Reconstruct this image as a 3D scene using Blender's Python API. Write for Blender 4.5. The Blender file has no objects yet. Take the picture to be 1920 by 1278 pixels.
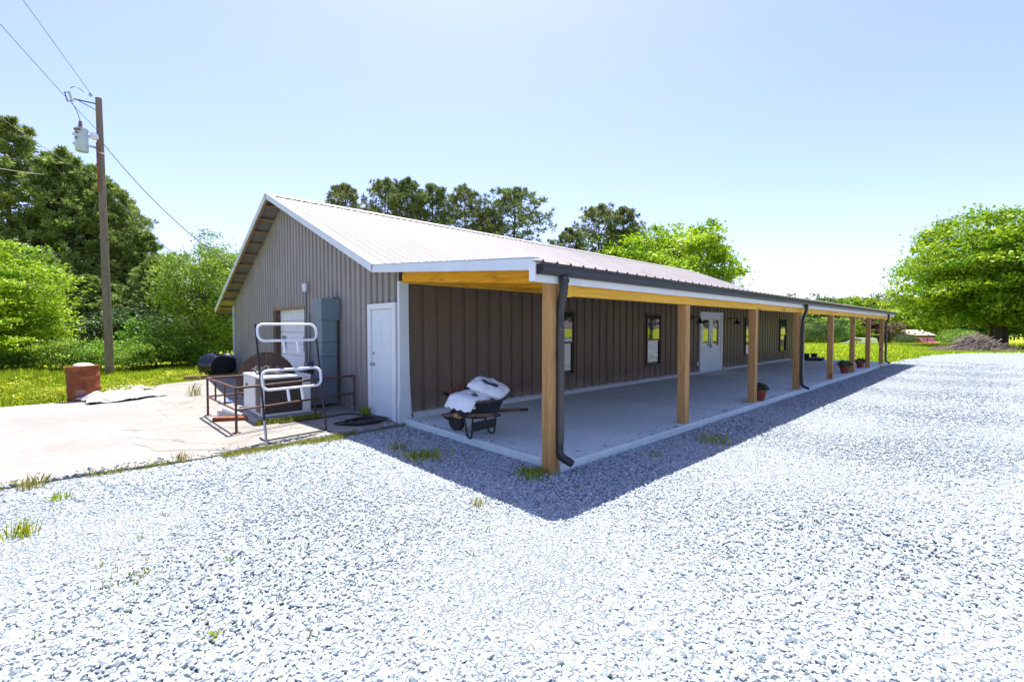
import bpy, math, random
import numpy as np
from mathutils import Vector, Matrix

sc = bpy.context.scene
R = math.radians
rng = np.random.default_rng(7)
random.seed(7)

# ------------------------------------------------------------------ camera
YAW, PITCH, EYE = R(47.09), R(1.68), 1.65
cam_d = bpy.data.cameras.new('camera')
cam = bpy.data.objects.new('camera', cam_d)
sc.collection.objects.link(cam)
cam_d.sensor_width = 36.0
cam_d.lens = 853.0 / 1920.0 * 36.0
cam_d.clip_start = 0.05
cam_d.clip_end = 3000
cam.location = (0, 0, EYE)
cam.rotation_euler = (R(90) - PITCH, 0, YAW - R(90))
sc.camera = cam

# ------------------------------------------------------------------ sky, sun, exposure
SUN = Vector((0.53, 0.75, 2.33)).normalized()
w = bpy.data.worlds.new('World'); sc.world = w; w.use_nodes = True
wn = w.node_tree
sky = wn.nodes.new('ShaderNodeTexSky'); sky.sky_type = 'NISHITA'; sky.sun_disc = False
sky.sun_elevation = math.asin(SUN.z); sky.sun_rotation = math.atan2(SUN.x, SUN.y)
sky.air_density = 1.0; sky.dust_density = 1.1; sky.ozone_density = 2.2
wn.nodes['Background'].inputs['Strength'].default_value = 0.108
tint = wn.nodes.new('ShaderNodeMix'); tint.data_type = 'RGBA'; tint.blend_type = 'MULTIPLY'; tint.inputs[0].default_value = 1
tint.inputs[7].default_value = (.93, .837, 1.04, 1)
wn.links.new(sky.outputs[0], tint.inputs[6]); wn.links.new(tint.outputs[2], wn.nodes['Background'].inputs['Color'])
sl = bpy.data.lights.new('sun', 'SUN'); sl.energy = 5.0; sl.angle = R(0.5); sl.color = (1, 0.955, 0.88)
so = bpy.data.objects.new('sun', sl); sc.collection.objects.link(so)
so.rotation_euler = SUN.to_track_quat('Z', 'Y').to_euler()
sc.view_settings.view_transform = 'Standard'
sc.view_settings.look = 'None'
sc.view_settings.exposure = 1.4
sc.view_settings.gamma = 1.0
sc.view_settings.use_curve_mapping = False

# ------------------------------------------------------------------ helpers
def col_at(px, d):
    """ground position at image column px and depth d in front of the camera"""
    f = Vector((math.cos(YAW), math.sin(YAW))); r = Vector((math.sin(YAW), -math.cos(YAW)))
    p = f * d + r * d * (px - 960) / 853.0
    return p.x, p.y

def height_at(py, d):
    return EYE + (614 - py) / 853.0 * d

def tag(o, label=None, cat=None, group=None, kind=None):
    if label: o['label'] = label
    if cat: o['category'] = cat
    if group: o['group'] = group
    if kind: o['kind'] = kind
    return o

def empty(name, loc, label=None, cat=None, group=None, rz=0):
    o = bpy.data.objects.new(name, None); sc.collection.objects.link(o)
    o.empty_display_size = 0.2
    o.location = loc; o.rotation_euler = (0, 0, rz)
    return tag(o, label, cat, group)

def obj(name, me, parent=None, loc=(0, 0, 0)):
    o = bpy.data.objects.new(name, me); sc.collection.objects.link(o)
    o.location = loc
    if parent: o.parent = parent
    return o

def copy_tree(o, parent=None):
    c = o.copy(); sc.collection.objects.link(c)
    if parent: c.parent = parent
    for ch in list(o.children): copy_tree(ch, c)
    return c

class MB:
    def __init__(s, org=(0, 0, 0)):
        s.v = []; s.f = []; s.o = Vector(org)
    def add(s, vs, fs):
        b = len(s.v); s.v += [tuple(Vector(v) - s.o) for v in vs]; s.f += [tuple(i + b for i in f) for f in fs]
        return s
    def box(s, x0, x1, y0, y1, z0, z1):
        vs = [(x, y, z) for z in (z0, z1) for y in (y0, y1) for x in (x0, x1)]
        return s.add(vs, [(0, 2, 3, 1), (4, 5, 7, 6), (0, 1, 5, 4), (2, 6, 7, 3), (0, 4, 6, 2), (1, 3, 7, 5)])
    def obox(s, c, sx, sy, sz, rot=None):
        m = rot if rot is not None else Matrix.Identity(3)
        c = Vector(c)
        vs = [c + m @ Vector((x * sx / 2, y * sy / 2, z * sz / 2)) for z in (-1, 1) for y in (-1, 1) for x in (-1, 1)]
        return s.add(vs, [(0, 2, 3, 1), (4, 5, 7, 6), (0, 1, 5, 4), (2, 6, 7, 3), (0, 4, 6, 2), (1, 3, 7, 5)])
    def bar(s, a, b, wd, ht, up=(0, 0, 1)):
        a = Vector(a); b = Vector(b); d = (b - a).normalized(); u = Vector(up)
        r = d.cross(u).normalized(); u = r.cross(d).normalized()
        vs = []
        for p in (a, b):
            for (i, j) in ((-1, -1), (1, -1), (1, 1), (-1, 1)):
                vs.append(p + r * i * wd / 2 + u * j * ht / 2)
        return s.add(vs, [(0, 1, 2, 3), (7, 6, 5, 4), (0, 4, 5, 1), (1, 5, 6, 2), (2, 6, 7, 3), (3, 7, 4, 0)])
    def tube(s, pts, r, n=8, cap=True, closed=False):
        pts = [Vector(p) for p in pts]; m = len(pts)
        rr = r if isinstance(r, (list, tuple)) else [r] * m
        vs = []; prev = None
        for i, p in enumerate(pts):
            if closed: d = pts[(i + 1) % m] - pts[i - 1]
            else: d = (pts[min(i + 1, m - 1)] - pts[max(i - 1, 0)])
            d.normalize()
            if prev is None:
                u = Vector((0, 0, 1)) if abs(d.z) < .9 else Vector((1, 0, 0))
                a = d.cross(u).normalized()
            else:
                a = (prev - d * prev.dot(d)).normalized()
            prev = a; b = d.cross(a)
            for k in range(n):
                t = 2 * math.pi * k / n
                vs.append(p + (a * math.cos(t) + b * math.sin(t)) * rr[i])
        fs = []
        for i in range(m if closed else m - 1):
            j = (i + 1) % m
            for k in range(n):
                fs.append((i * n + k, i * n + (k + 1) % n, j * n + (k + 1) % n, j * n + k))
        if cap and not closed:
            fs.append(tuple(range(n - 1, -1, -1))); fs.append(tuple((m - 1) * n + k for k in range(n)))
        return s.add(vs, fs)
    def sweep(s, pts, prof, ups=None, scales=None, up=(1, 0, 0)):
        """sweep closed 2D profile (list of (a,b)) along pts"""
        pts = [Vector(p) for p in pts]; m = len(pts); n = len(prof); vs = []
        for i, p in enumerate(pts):
            d = (pts[min(i + 1, m - 1)] - pts[max(i - 1, 0)]).normalized()
            a = Vector(up); a = (a - d * a.dot(d)).normalized(); b = d.cross(a)
            k = scales[i] if scales else 1
            for (x, y) in prof: vs.append(p + a * x * k + b * y * k)
        fs = []
        for i in range(m - 1):
            for k in range(n):
                fs.append((i * n + k, i * n + (k + 1) % n, (i + 1) * n + (k + 1) % n, (i + 1) * n + k))
        fs.append(tuple(range(n - 1, -1, -1))); fs.append(tuple((m - 1) * n + k for k in range(n)))
        return s.add(vs, fs)
    def lathe(s, prof, c=(0, 0, 0), n=24, rot=None):
        m = rot if rot is not None else Matrix.Identity(3); c = Vector(c); vs = []
        for (r, z) in prof:
            for k in range(n):
                t = 2 * math.pi * k / n
                vs.append(c + m @ Vector((r * math.cos(t), r * math.sin(t), z)))
        fs = []
        for i in range(len(prof) - 1):
            for k in range(n):
                fs.append((i * n + k, i * n + (k + 1) % n, (i + 1) * n + (k + 1) % n, (i + 1) * n + k))
        if prof[0][0] > 1e-4: fs.append(tuple(range(n - 1, -1, -1)))
        if prof[-1][0] > 1e-4: fs.append(tuple((len(prof) - 1) * n + k for k in range(n)))
        return s.add(vs, fs)
    def prism(s, poly, d):
        """extrude a planar polygon (3D points) by vector d"""
        d = Vector(d); n = len(poly); vs = [Vector(p) for p in poly] + [Vector(p) + d for p in poly]
        fs = [tuple(range(n - 1, -1, -1)), tuple(range(n, 2 * n))] + [(i, (i + 1) % n, n + (i + 1) % n, n + i) for i in range(n)]
        return s.add(vs, fs)
    def mesh(s, name, mat, smooth=0):
        me = bpy.data.meshes.new(name); me.from_pydata(s.v, [], s.f); me.update()
        if mat: me.materials.append(mat)
        if smooth:
            me.shade_smooth(); me.set_sharp_from_angle(angle=R(smooth))
        return me
    def build(s, name, mat, parent=None, smooth=0, bevel=0):
        o = obj(name, s.mesh(name, mat, smooth), parent, (0, 0, 0) if parent else s.o)
        if bevel:
            b = o.modifiers.new('bevel', 'BEVEL'); b.width = bevel; b.segments = 2; b.limit_method = 'ANGLE'; b.angle_limit = R(40)
        return o

def np_mesh(name, verts, k, mat, tint=None, nvert=None):
    """mesh of N separate k-gons from an array (N,k,3)"""
    N = verts.shape[0]
    me = bpy.data.meshes.new(name)
    me.vertices.add(N * k); me.vertices.foreach_set('co', verts.reshape(-1).astype(np.float32))
    me.loops.add(N * k); me.loops.foreach_set('vertex_index', np.arange(N * k, dtype=np.int32))
    me.polygons.add(N); me.polygons.foreach_set('loop_start', np.arange(0, N * k, k, dtype=np.int32))
    me.update(calc_edges=True)
    if tint is not None:
        a = me.attributes.new('tint', 'FLOAT', 'FACE'); a.data.foreach_set('value', tint.astype(np.float32))
    me.materials.append(mat)
    return me

# ------------------------------------------------------------------ materials
def nt_new(name):
    m = bpy.data.materials.new(name); m.use_nodes = True
    nt = m.node_tree; return m, nt, nt.nodes, nt.links, nt.nodes['Principled BSDF']

def coords(N, L, stretch=(1, 1, 1), rnd=True):
    tc = N.new('ShaderNodeTexCoord'); mp = N.new('ShaderNodeMapping'); mp.inputs['Scale'].default_value = stretch
    if rnd:
        oi = N.new('ShaderNodeObjectInfo'); ma = N.new('ShaderNodeMath'); ma.operation = 'MULTIPLY'; ma.inputs[1].default_value = 37.0
        L.new(oi.outputs['Random'], ma.inputs[0])
        va = N.new('ShaderNodeVectorMath'); va.operation = 'ADD'
        L.new(tc.outputs['Object'], va.inputs[0]); L.new(ma.outputs[0], va.inputs[1]); L.new(va.outputs[0], mp.inputs['Vector'])
    else:
        L.new(tc.outputs['Object'], mp.inputs['Vector'])
    return mp.outputs[0]

def noise(N, L, vec, scale, detail=5, rough=.6, dist=0):
    n = N.new('ShaderNodeTexNoise'); n.inputs['Scale'].default_value = scale; n.inputs['Detail'].default_value = detail
    n.inputs['Roughness'].default_value = rough; n.inputs['Distortion'].default_value = dist
    L.new(vec, n.inputs['Vector']); return n.outputs['Fac']

def ramp(N, L, fac, stops):
    r = N.new('ShaderNodeValToRGB'); e = r.color_ramp.elements
    while len(e) < len(stops): e.new(.5)
    for el, (p, c) in zip(e, stops):
        el.position = p; el.color = (c[0], c[1], c[2], 1) if not isinstance(c, float) else (c, c, c, 1)
    L.new(fac, r.inputs[0]); return r.outputs[0]

def mix(N, L, fac, a, b, mode='MIX'):
    m = N.new('ShaderNodeMix'); m.data_type = 'RGBA'; m.blend_type = mode
    if isinstance(fac, (int, float)): m.inputs[0].default_value = fac
    else: L.new(fac, m.inputs[0])
    for i, x in ((6, a), (7, b)):
        if isinstance(x, tuple): m.inputs[i].default_value = (x[0], x[1], x[2], 1)
        else: L.new(x, m.inputs[i])
    return m.outputs[2]

def bump(N, L, B, h, strength=.3, dist=.01):
    b = N.new('ShaderNodeBump'); b.inputs['Strength'].default_value = strength; b.inputs['Distance'].default_value = dist
    L.new(h, b.inputs['Height']); L.new(b.outputs[0], B.inputs['Normal'])

def sc3(c, k): return tuple(min(1, x * k) for x in c)

def mat(name, col, rough=.6, var=.2, scale=5, stretch=(1, 1, 1), bmp=0, bscale=40, metal=0, dirt=None, dirt_pos=(.52, .72), dscale=3, spec=.4, rvar=.1):
    m, nt, N, L, B = nt_new(name)
    v = coords(N, L, stretch)
    f = noise(N, L, v, scale, 6, .65)
    c = ramp(N, L, f, [(.3, sc3(col, 1 - var)), (.7, sc3(col, 1 + var))])
    if dirt:
        d = noise(N, L, v, dscale, 8, .7, .4)
        dm = ramp(N, L, d, [(dirt_pos[0], 0.0), (dirt_pos[1], 1.0)])
        c = mix(N, L, dm, c, dirt)
    L.new(c, B.inputs['Base Color'])
    rr = N.new('ShaderNodeMapRange'); rr.inputs[3].default_value = max(0, rough - rvar); rr.inputs[4].default_value = min(1, rough + rvar)
    L.new(f, rr.inputs[0]); L.new(rr.outputs[0], B.inputs['Roughness'])
    B.inputs['Metallic'].default_value = metal
    B.inputs['Specular IOR Level'].default_value = spec
    if bmp:
        h = noise(N, L, v, bscale, 4, .6); bump(N, L, B, h, bmp, .01)
    return m

def wood(name, c1, c2, knot, axis='z', scale=1.0, rough=.7):
    """sawn lumber: grain stretched along one axis, darker growth lines and knots"""
    m, nt, N, L, B = nt_new(name)
    st = {'x': (.06, 1, 1), 'y': (1, .06, 1), 'z': (1, 1, .06)}[axis]
    v = coords(N, L, tuple(a * scale for a in st))
    f = noise(N, L, v, 26, 6, .6, 1.5)
    c = ramp(N, L, f, [(.32, c2), (.5, c1), (.62, sc3(c1, 1.12)), (.72, c2)])
    v2 = coords(N, L, tuple((.35 if a < 1 else 1) * scale for a in st))
    vo = N.new('ShaderNodeTexVoronoi'); vo.inputs['Scale'].default_value = 3.6; vo.inputs['Randomness'].default_value = 1
    L.new(v2, vo.inputs['Vector'])
    k = ramp(N, L, vo.outputs['Distance'], [(.07, 1.0), (.13, .0)])
    c = mix(N, L, k, c, knot)
    big = noise(N, L, v2, 1.6, 3)
    c = mix(N, L, ramp(N, L, big, [(.35, .0), (.75, .45)]), c, sc3(c2, .75))
    L.new(c, B.inputs['Base Color']); B.inputs['Roughness'].default_value = rough; B.inputs['Specular IOR Level'].default_value = .25
    bump(N, L, B, f, .25, .004)
    return m

def sheet_metal(name, col, streak, rough=.45, axis='z', rust=None, rust_amt=(.6, .72), var=.12):
    """painted ribbed sheet: faded paint, run-down streaks, a little dirt"""
    m, nt, N, L, B = nt_new(name)
    st = {'z': (9, 9, .35), 'y': (9, .35, .35)}[axis]
    v = coords(N, L, st); v0 = coords(N, L, (1, 1, 1))
    f = noise(N, L, v, 1.2, 5, .6)
    g = noise(N, L, v0, 1.3, 6, .65)
    c = ramp(N, L, g, [(.3, sc3(col, 1 - var)), (.7, sc3(col, 1 + var))])
    c = mix(N, L, ramp(N, L, f, [(.42, .0), (.75, .6)]), c, streak)
    if rust:
        h = noise(N, L, v, 2.3, 7, .7, .3)
        c = mix(N, L, ramp(N, L, h, [(rust_amt[0], .0), (rust_amt[1], .85)]), c, rust)
    if axis == 'z':   # mud splashed up from the ground
        tc = N.new('ShaderNodeTexCoord'); sx = N.new('ShaderNodeSeparateXYZ'); L.new(tc.outputs['Object'], sx.inputs[0])
        mr = N.new('ShaderNodeMapRange'); mr.inputs[1].default_value = .75; mr.inputs[2].default_value = .05; L.new(sx.outputs['Z'], mr.inputs[0])
        sp = N.new('ShaderNodeMath'); sp.operation = 'MULTIPLY'; L.new(mr.outputs[0], sp.inputs[0]); L.new(noise(N, L, v0, 4, 7, .7), sp.inputs[1])
        c = mix(N, L, ramp(N, L, sp.outputs[0], [(.22, .0), (.55, .75)]), c, (.30, .26, .21))
    L.new(c, B.inputs['Base Color'])
    rr = N.new('ShaderNodeMapRange'); rr.inputs[3].default_value = rough - .08; rr.inputs[4].default_value = rough + .15
    L.new(g, rr.inputs[0]); L.new(rr.outputs[0], B.inputs['Roughness'])
    B.inputs['Specular IOR Level'].default_value = .35
    h2 = noise(N, L, v0, 5, 3); bump(N, L, B, h2, .12, .01)
    return m

def leafmat(name, dark, light, trans=.4, tcol=None, rough=.55):
    m, nt, N, L, B = nt_new(name)
    a = N.new('ShaderNodeAttribute'); a.attribute_name = 'tint'
    c = ramp(N, L, a.outputs['Fac'], [(.0, dark), (1.0, light)])
    oi = N.new('ShaderNodeObjectInfo')
    hs = N.new('ShaderNodeHueSaturation')
    mr = N.new('ShaderNodeMapRange'); mr.inputs[3].default_value = .485; mr.inputs[4].default_value = .515
    L.new(oi.outputs['Random'], mr.inputs[0]); L.new(mr.outputs[0], hs.inputs['Hue']); L.new(c, hs.inputs['Color'])
    c = hs.outputs[0]
    L.new(c, B.inputs['Base Color']); B.inputs['Roughness'].default_value = rough; B.inputs['Specular IOR Level'].default_value = .3
    t = N.new('ShaderNodeBsdfTranslucent')
    if tcol:
        cc = mix(N, L, .5, c, tcol); L.new(cc, t.inputs['Color'])
    else: L.new(c, t.inputs['Color'])
    ms = N.new('ShaderNodeMixShader'); ms.inputs[0].default_value = trans
    L.new(B.outputs[0], ms.inputs[1]); L.new(t.outputs[0], ms.inputs[2])
    L.new(ms.outputs[0], N['Material Output'].inputs['Surface'])
    return m

M = {}
M['gable'] = sheet_metal('gable_sheet_paint', (.305, .28, .262), (.22, .195, .178), .5)
M['front'] = sheet_metal('porch_sheet_paint', (.135, .092, .062), (.085, .058, .043), .42)
M['roof'] = sheet_metal('roof_sheet', (.35, .327, .322), (.272, .24, .23), .5, 'y', rust=(.24, .135, .10), rust_amt=(.52, .74))
M['galv'] = mat('galvanised_sheet', (.2, .2, .2), .5, .25, 9, metal=.3)
M['white'] = mat('white_paint', (.74, .75, .77), .45, .05, 4, dirt=(.5, .5, .5), dirt_pos=(.6, .85))
M['trim'] = mat('white_metal_trim', (.62, .68, .72), .4, .05, 3, dirt=(.5, .51, .53), dirt_pos=(.62, .85), bmp=.1, bscale=6)
M['door'] = mat('white_door_paint', (.64, .71, .76), .4, .04, 3, dirt=(.55, .56, .58), dirt_pos=(.62, .9))
M['garage'] = mat('white_garage_paint', (.70, .72, .76), .45, .06, 3, dirt=(.5, .5, .52), dirt_pos=(.58, .85), dscale=2)
M['beam_x'] = wood('treated_pine_long', (.82, .46, .06), (.68, .34, .03), (.22, .09, .02), 'x')
M['beam_y'] = wood('treated_pine_rafter', (.84, .40, .022), (.56, .22, .010), (.2, .07, .01), 'y')
M['post'] = wood('post_wood', (.50, .285, .11), (.31, .155, .05), (.16, .07, .03), 'z')
M['oldwood'] = wood('weathered_lumber', (.30, .19, .11), (.2, .12, .07), (.1, .06, .03), 'x')
M['greywood'] = wood('grey_plank', (.14, .095, .062), (.08, .052, .034), (.06, .04, .03), 'z', 2)
M['polewood'] = wood('pole_wood', (.2, .16, .12), (.12, .095, .07), (.06, .05, .04), 'z')
M['gutter'] = mat('dark_gutter', (.034, .033, .038), .35, .1, 4, spec=.5)
M['black'] = mat('black_plastic', (.02, .02, .024), .38, .2, 8, spec=.5)
M['gloss'] = mat('glossy_black_plastic', (.012, .013, .02), .16, .1, 8, spec=.6, rvar=.05)
M['blackmetal'] = mat('black_metal', (.018, .018, .02), .4, .2, 10, dirt=(.06, .045, .035), dirt_pos=(.6, .8))
M['rubber'] = mat('rubber', (.02, .02, .022), .75, .2, 12)
M['conc'] = None
M['duct'] = mat('duct_grey', (.17, .225, .26), .5, .08, 3, dirt=(.13, .16, .18), dirt_pos=(.5, .8), metal=.1)
M['ac'] = mat('ac_casing', (.58, .6, .6), .45, .06, 4, dirt=(.33, .31, .28), dirt_pos=(.58, .85))
M['grille'] = mat('ac_grille', (.10, .085, .065), .6, .3, 20, dirt=(.5, .48, .42), dirt_pos=(.71, .76), dscale=11)
M['rail'] = mat('rusty_rail', (.085, .042, .03), .7, .3, 14, bmp=.3, bscale=60, dirt=(.17, .085, .05), dirt_pos=(.5, .7), dscale=8)
M['rust'] = mat('barrel_rust', (.21, .05, .014), .75, .35, 5, bmp=.25, bscale=40, dirt=(.28, .095, .032), dirt_pos=(.45, .7), dscale=5)
M['tube'] = mat('white_tube', (.72, .73, .78), .3, .04, 8)
M['steel'] = mat('steel_grey', (.36, .36, .37), .35, .1, 10, metal=.8)
M['xfmr'] = mat('transformer_grey', (.42, .5, .55), .4, .05, 5)
M['ceramic'] = mat('brown_porcelain', (.16, .09, .08), .25, .1, 5)
M['wire'] = mat('wire_dark', (.09, .09, .1), .5, .1, 5)
M['wirelight'] = mat('wire_bare', (.42, .42, .42), .4, .1, 5)
M['bag'] = mat('white_bag', (.68, .71, .74), .35, .05, 4, bmp=.35, bscale=14, dirt=(.5, .55, .58), dirt_pos=(.55, .8))
M['bagprint'] = mat('bag_print_dark', (.04, .045, .06), .5, .1, 5)
M['green'] = mat('green_print', (.06, .5, .06), .5, .1, 5)
M['teal'] = mat('teal_print', (.03, .34, .26), .5, .1, 5)
M['mulch'] = mat('mulch', (.10, .04, .02), .9, .5, 30, bmp=.9, bscale=50)
M['tarp'] = mat('tarp_sheet', (.38, .37, .36), .5, .08, 4, dirt=(.2, .18, .16), dirt_pos=(.6, .7), dscale=2.2)
M['terra'] = mat('terracotta', (.22, .04, .025), .55, .15, 6)
M['foam'] = mat('footing_concrete', (.5, .52, .53), .85, .12, 8, bmp=.5, bscale=40)
M['brick'] = mat('far_house_wall', (.13, .1, .085), .8, .2, 6)
M['farroof'] = mat('far_house_shingles', (.45, .33, .27), .8, .15, 3)
M['red'] = mat('red_car_paint', (.35, .03, .04), .3, .05, 3, spec=.6)
M['carwhite'] = mat('white_vehicle_paint', (.6, .64, .7), .3, .04, 3, spec=.6)
M['bark'] = mat('bark', (.085, .062, .047), .9, .35, 5, (1, 1, .25), .8, 18)
M['pinebark'] = mat('pine_bark', (.12, .08, .06), .9, .35, 5, (1, 1, .3), .8, 16)
M['stick'] = mat('dead_branch', (.25, .2, .175), .85, .4, 4)
M['pallet'] = mat('dark_pallet', (.03, .035, .045), .6, .3, 9)
M['blue'] = mat('blue_scrap', (.03, .11, .4), .5, .1, 5)
M['hose'] = mat('black_hose', (.016, .017, .02), .45, .1, 5)
M['soil'] = mat('potting_soil', (.03, .02, .015), .9, .3, 20)
M['rimwhite'] = mat('pale_sticker', (.7, .72, .7), .5, .03, 3)

def glass_mat():
    m, nt, N, L, B = nt_new('window_glass')
    B.inputs['Base Color'].default_value = (.02, .025, .028, 1)
    B.inputs['Roughness'].default_value = .03; B.inputs['Specular IOR Level'].default_value = 1.0
    B.inputs['IOR'].default_value = 1.8
    v = coords(N, L); bump(N, L, B, noise(N, L, v, 2.2, 2), .03, .02)
    return m
M['glass'] = glass_mat()

def gravel_mat():
    m, nt, N, L, B = nt_new('gravel_bed')
    v = coords(N, L, rnd=False)
    vo = N.new('ShaderNodeTexVoronoi'); vo.inputs['Scale'].default_value = 32; L.new(v, vo.inputs['Vector'])
    ve = N.new('ShaderNodeTexVoronoi'); ve.feature = 'DISTANCE_TO_EDGE'; ve.inputs['Scale'].default_value = 32; L.new(v, ve.inputs['Vector'])
    sep = N.new('ShaderNodeSeparateColor'); L.new(vo.outputs['Color'], sep.inputs[0])
    c = ramp(N, L, sep.outputs[0], [(.0, (.19, .22, .25)), (.3, (.33, .37, .40)), (1.0, (.46, .49, .51))])
    e = ramp(N, L, ve.outputs['Distance'], [(.02, .0), (.20, 1.0)])
    c = mix(N, L, e, (.17, .205, .235), c)
    big = noise(N, L, v, .35, 4)
    c = mix(N, L, ramp(N, L, big, [(.35, .0), (.75, .35)]), c, (.27, .30, .325))
    L.new(c, B.inputs['Base Color']); B.inputs['Roughness'].default_value = .9; B.inputs['Specular IOR Level'].default_value = .2
    h = N.new('ShaderNodeMath'); h.operation = 'ADD'; L.new(e, h.inputs[0]); L.new(sep.outputs[1], h.inputs[1])
    bump(N, L, B, h.outputs[0], .8, .02)
    return m
M['gravel'] = gravel_mat()

def stone_mat():
    m, nt, N, L, B = nt_new('gravel_stone')
    oi = N.new('ShaderNodeObjectInfo')
    c = ramp(N, L, oi.outputs['Random'], [(.0, (.10, .13, .155)), (.05, (.22, .26, .28)), (.25, (.33, .375, .395)), (.9, (.44, .48, .495)), (.975, (.43, .46, .47)), (1.0, (.38, .29, .2))])
    tc = N.new('ShaderNodeTexCoord')
    n = noise(N, L, tc.outputs['Object'], 60, 3)
    c = mix(N, L, ramp(N, L, n, [(.3, .0), (.8, .35)]), c, (.23, .265, .29))
    L.new(c, B.inputs['Base Color']); B.inputs['Roughness'].default_value = .85; B.inputs['Specular IOR Level'].default_value = .25
    return m
M['stone'] = stone_mat()

def concrete_mat(name, c1, c2, stain, sscale=.5, crack=True):
    m, nt, N, L, B = nt_new(name)
    v = coords(N, L, rnd=False)
    a = noise(N, L, v, sscale, 7, .65); b = noise(N, L, v, 7, 6, .7); f = noise(N, L, v, 90, 2)
    c = ramp(N, L, a, [(.33, c2), (.62, c1)])
    c = mix(N, L, ramp(N, L, b, [(.45, .0), (.8, .55)]), c, stain)
    c = mix(N, L, ramp(N, L, f, [(.3, .25), (.55, .0)]), c, sc3(stain, .7))
    if crack:
        vo = N.new('ShaderNodeTexVoronoi'); vo.feature = 'DISTANCE_TO_EDGE'; vo.inputs['Scale'].default_value = .55
        dv = N.new('ShaderNodeVectorMath'); dv.operation = 'ADD'
        nn = N.new('ShaderNodeTexNoise'); nn.inputs['Scale'].default_value = 1.8; nn.inputs['Detail'].default_value = 6; L.new(v, nn.inputs['Vector'])
        sc_ = N.new('ShaderNodeVectorMath'); sc_.operation = 'SCALE'; sc_.inputs['Scale'].default_value = .55
        L.new(nn.outputs['Color'], sc_.inputs[0]); L.new(v, dv.inputs[0]); L.new(sc_.outputs[0], dv.inputs[1]); L.new(dv.outputs[0], vo.inputs['Vector'])
        c = mix(N, L, ramp(N, L, vo.outputs['Distance'], [(.003, .45), (.009, .0)]), c, sc3(stain, .35))
    L.new(c, B.inputs['Base Color']); B.inputs['Roughness'].default_value = .88; B.inputs['Specular IOR Level'].default_value = .25
    bump(N, L, B, b, .25, .006)
    return m
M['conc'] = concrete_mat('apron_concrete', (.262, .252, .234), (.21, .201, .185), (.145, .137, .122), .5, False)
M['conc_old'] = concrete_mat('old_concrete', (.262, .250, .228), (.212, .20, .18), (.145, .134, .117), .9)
M['slab'] = concrete_mat('porch_concrete', (.66, .76, .745), (.57, .655, .645), (.45, .49, .475), .45, False)
M['pad'] = concrete_mat('pad_concrete', (.3, .3, .29), (.24, .24, .23), (.18, .18, .17), 2, False)

def grass_ground(name, c1, c2, c3):
    m, nt, N, L, B = nt_new(name)
    v = coords(N, L, rnd=False)
    a = noise(N, L, v, .12, 5, .6); b = noise(N, L, v, 3, 6, .7); f = noise(N, L, v, 30, 4, .7)
    c = ramp(N, L, a, [(.35, c1), (.65, c2)])
    c = mix(N, L, ramp(N, L, b, [(.35, .0), (.75, .7)]), c, c3)
    c = mix(N, L, ramp(N, L, f, [(.35, .5), (.6, .0)]), c, sc3(c1, .45))
    L.new(c, B.inputs['Base Color']); B.inputs['Roughness'].default_value = .95; B.inputs['Specular IOR Level'].default_value = .1
    bump(N, L, B, f, .8, .05)
    return m
M['lawn'] = grass_ground('lawn', (.21, .30, .010), (.36, .42, .014), (.46, .46, .04))
M['blade'] = leafmat('grass_blade', (.13, .24, .010), (.46, .50, .03), .4)
M['dryblade'] = leafmat('dry_grass_blade', (.14, .19, .02), (.46, .40, .12), .35)
M['leaf_lime'] = leafmat('leaf_lime', (.10, .25, .008), (.42, .58, .025), .33)
M['leaf_gold'] = leafmat('leaf_yellow_green', (.075, .20, .006), (.38, .47, .018), .33)
M['leaf_mid'] = leafmat('leaf_mid', (.06, .16, .012), (.28, .45, .04), .32)
M['leaf_far'] = leafmat('leaf_far', (.05, .12, .015), (.19, .28, .04), .35)
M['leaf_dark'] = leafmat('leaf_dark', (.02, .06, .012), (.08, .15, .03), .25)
M['needle'] = leafmat('pine_needle', (.06, .11, .025), (.30, .40, .095), .3)
M['needle_far'] = leafmat('pine_needle_far', (.055, .09, .03), (.24, .28, .09), .26)
M['leaf_red'] = leafmat('leaf_russet', (.08, .055, .035), (.18, .12, .07), .3)
M['herb'] = leafmat('potted_leaf', (.02, .05, .02), (.06, .12, .04), .25)

# ================================================================== SETTING
def ngon(name, pts, z, m, kind='structure', thick=0):
    b = MB()
    if thick: b.prism([(x, y, z - thick) for x, y in pts], (0, 0, thick))
    else: b.add([(x, y, z) for x, y in pts], [tuple(range(len(pts)))])
    o = b.build(name, m); tag(o, kind=kind); return o

def wobble(pts, step, amp, seed):
    r = np.random.default_rng(seed); out = []
    for (a, b) in zip(pts[:-1], pts[1:]):
        a = np.array(a, float); b = np.array(b, float); L = np.linalg.norm(b - a); n = max(1, int(L / step)); d = (b - a) / L; q = np.array([-d[1], d[0]])
        for i in range(n):
            p = a + (b - a) * i / n
            if i: p = p + q * r.normal(0, amp)
            out.append(tuple(p))
    out.append(tuple(pts[-1])); return out

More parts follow.
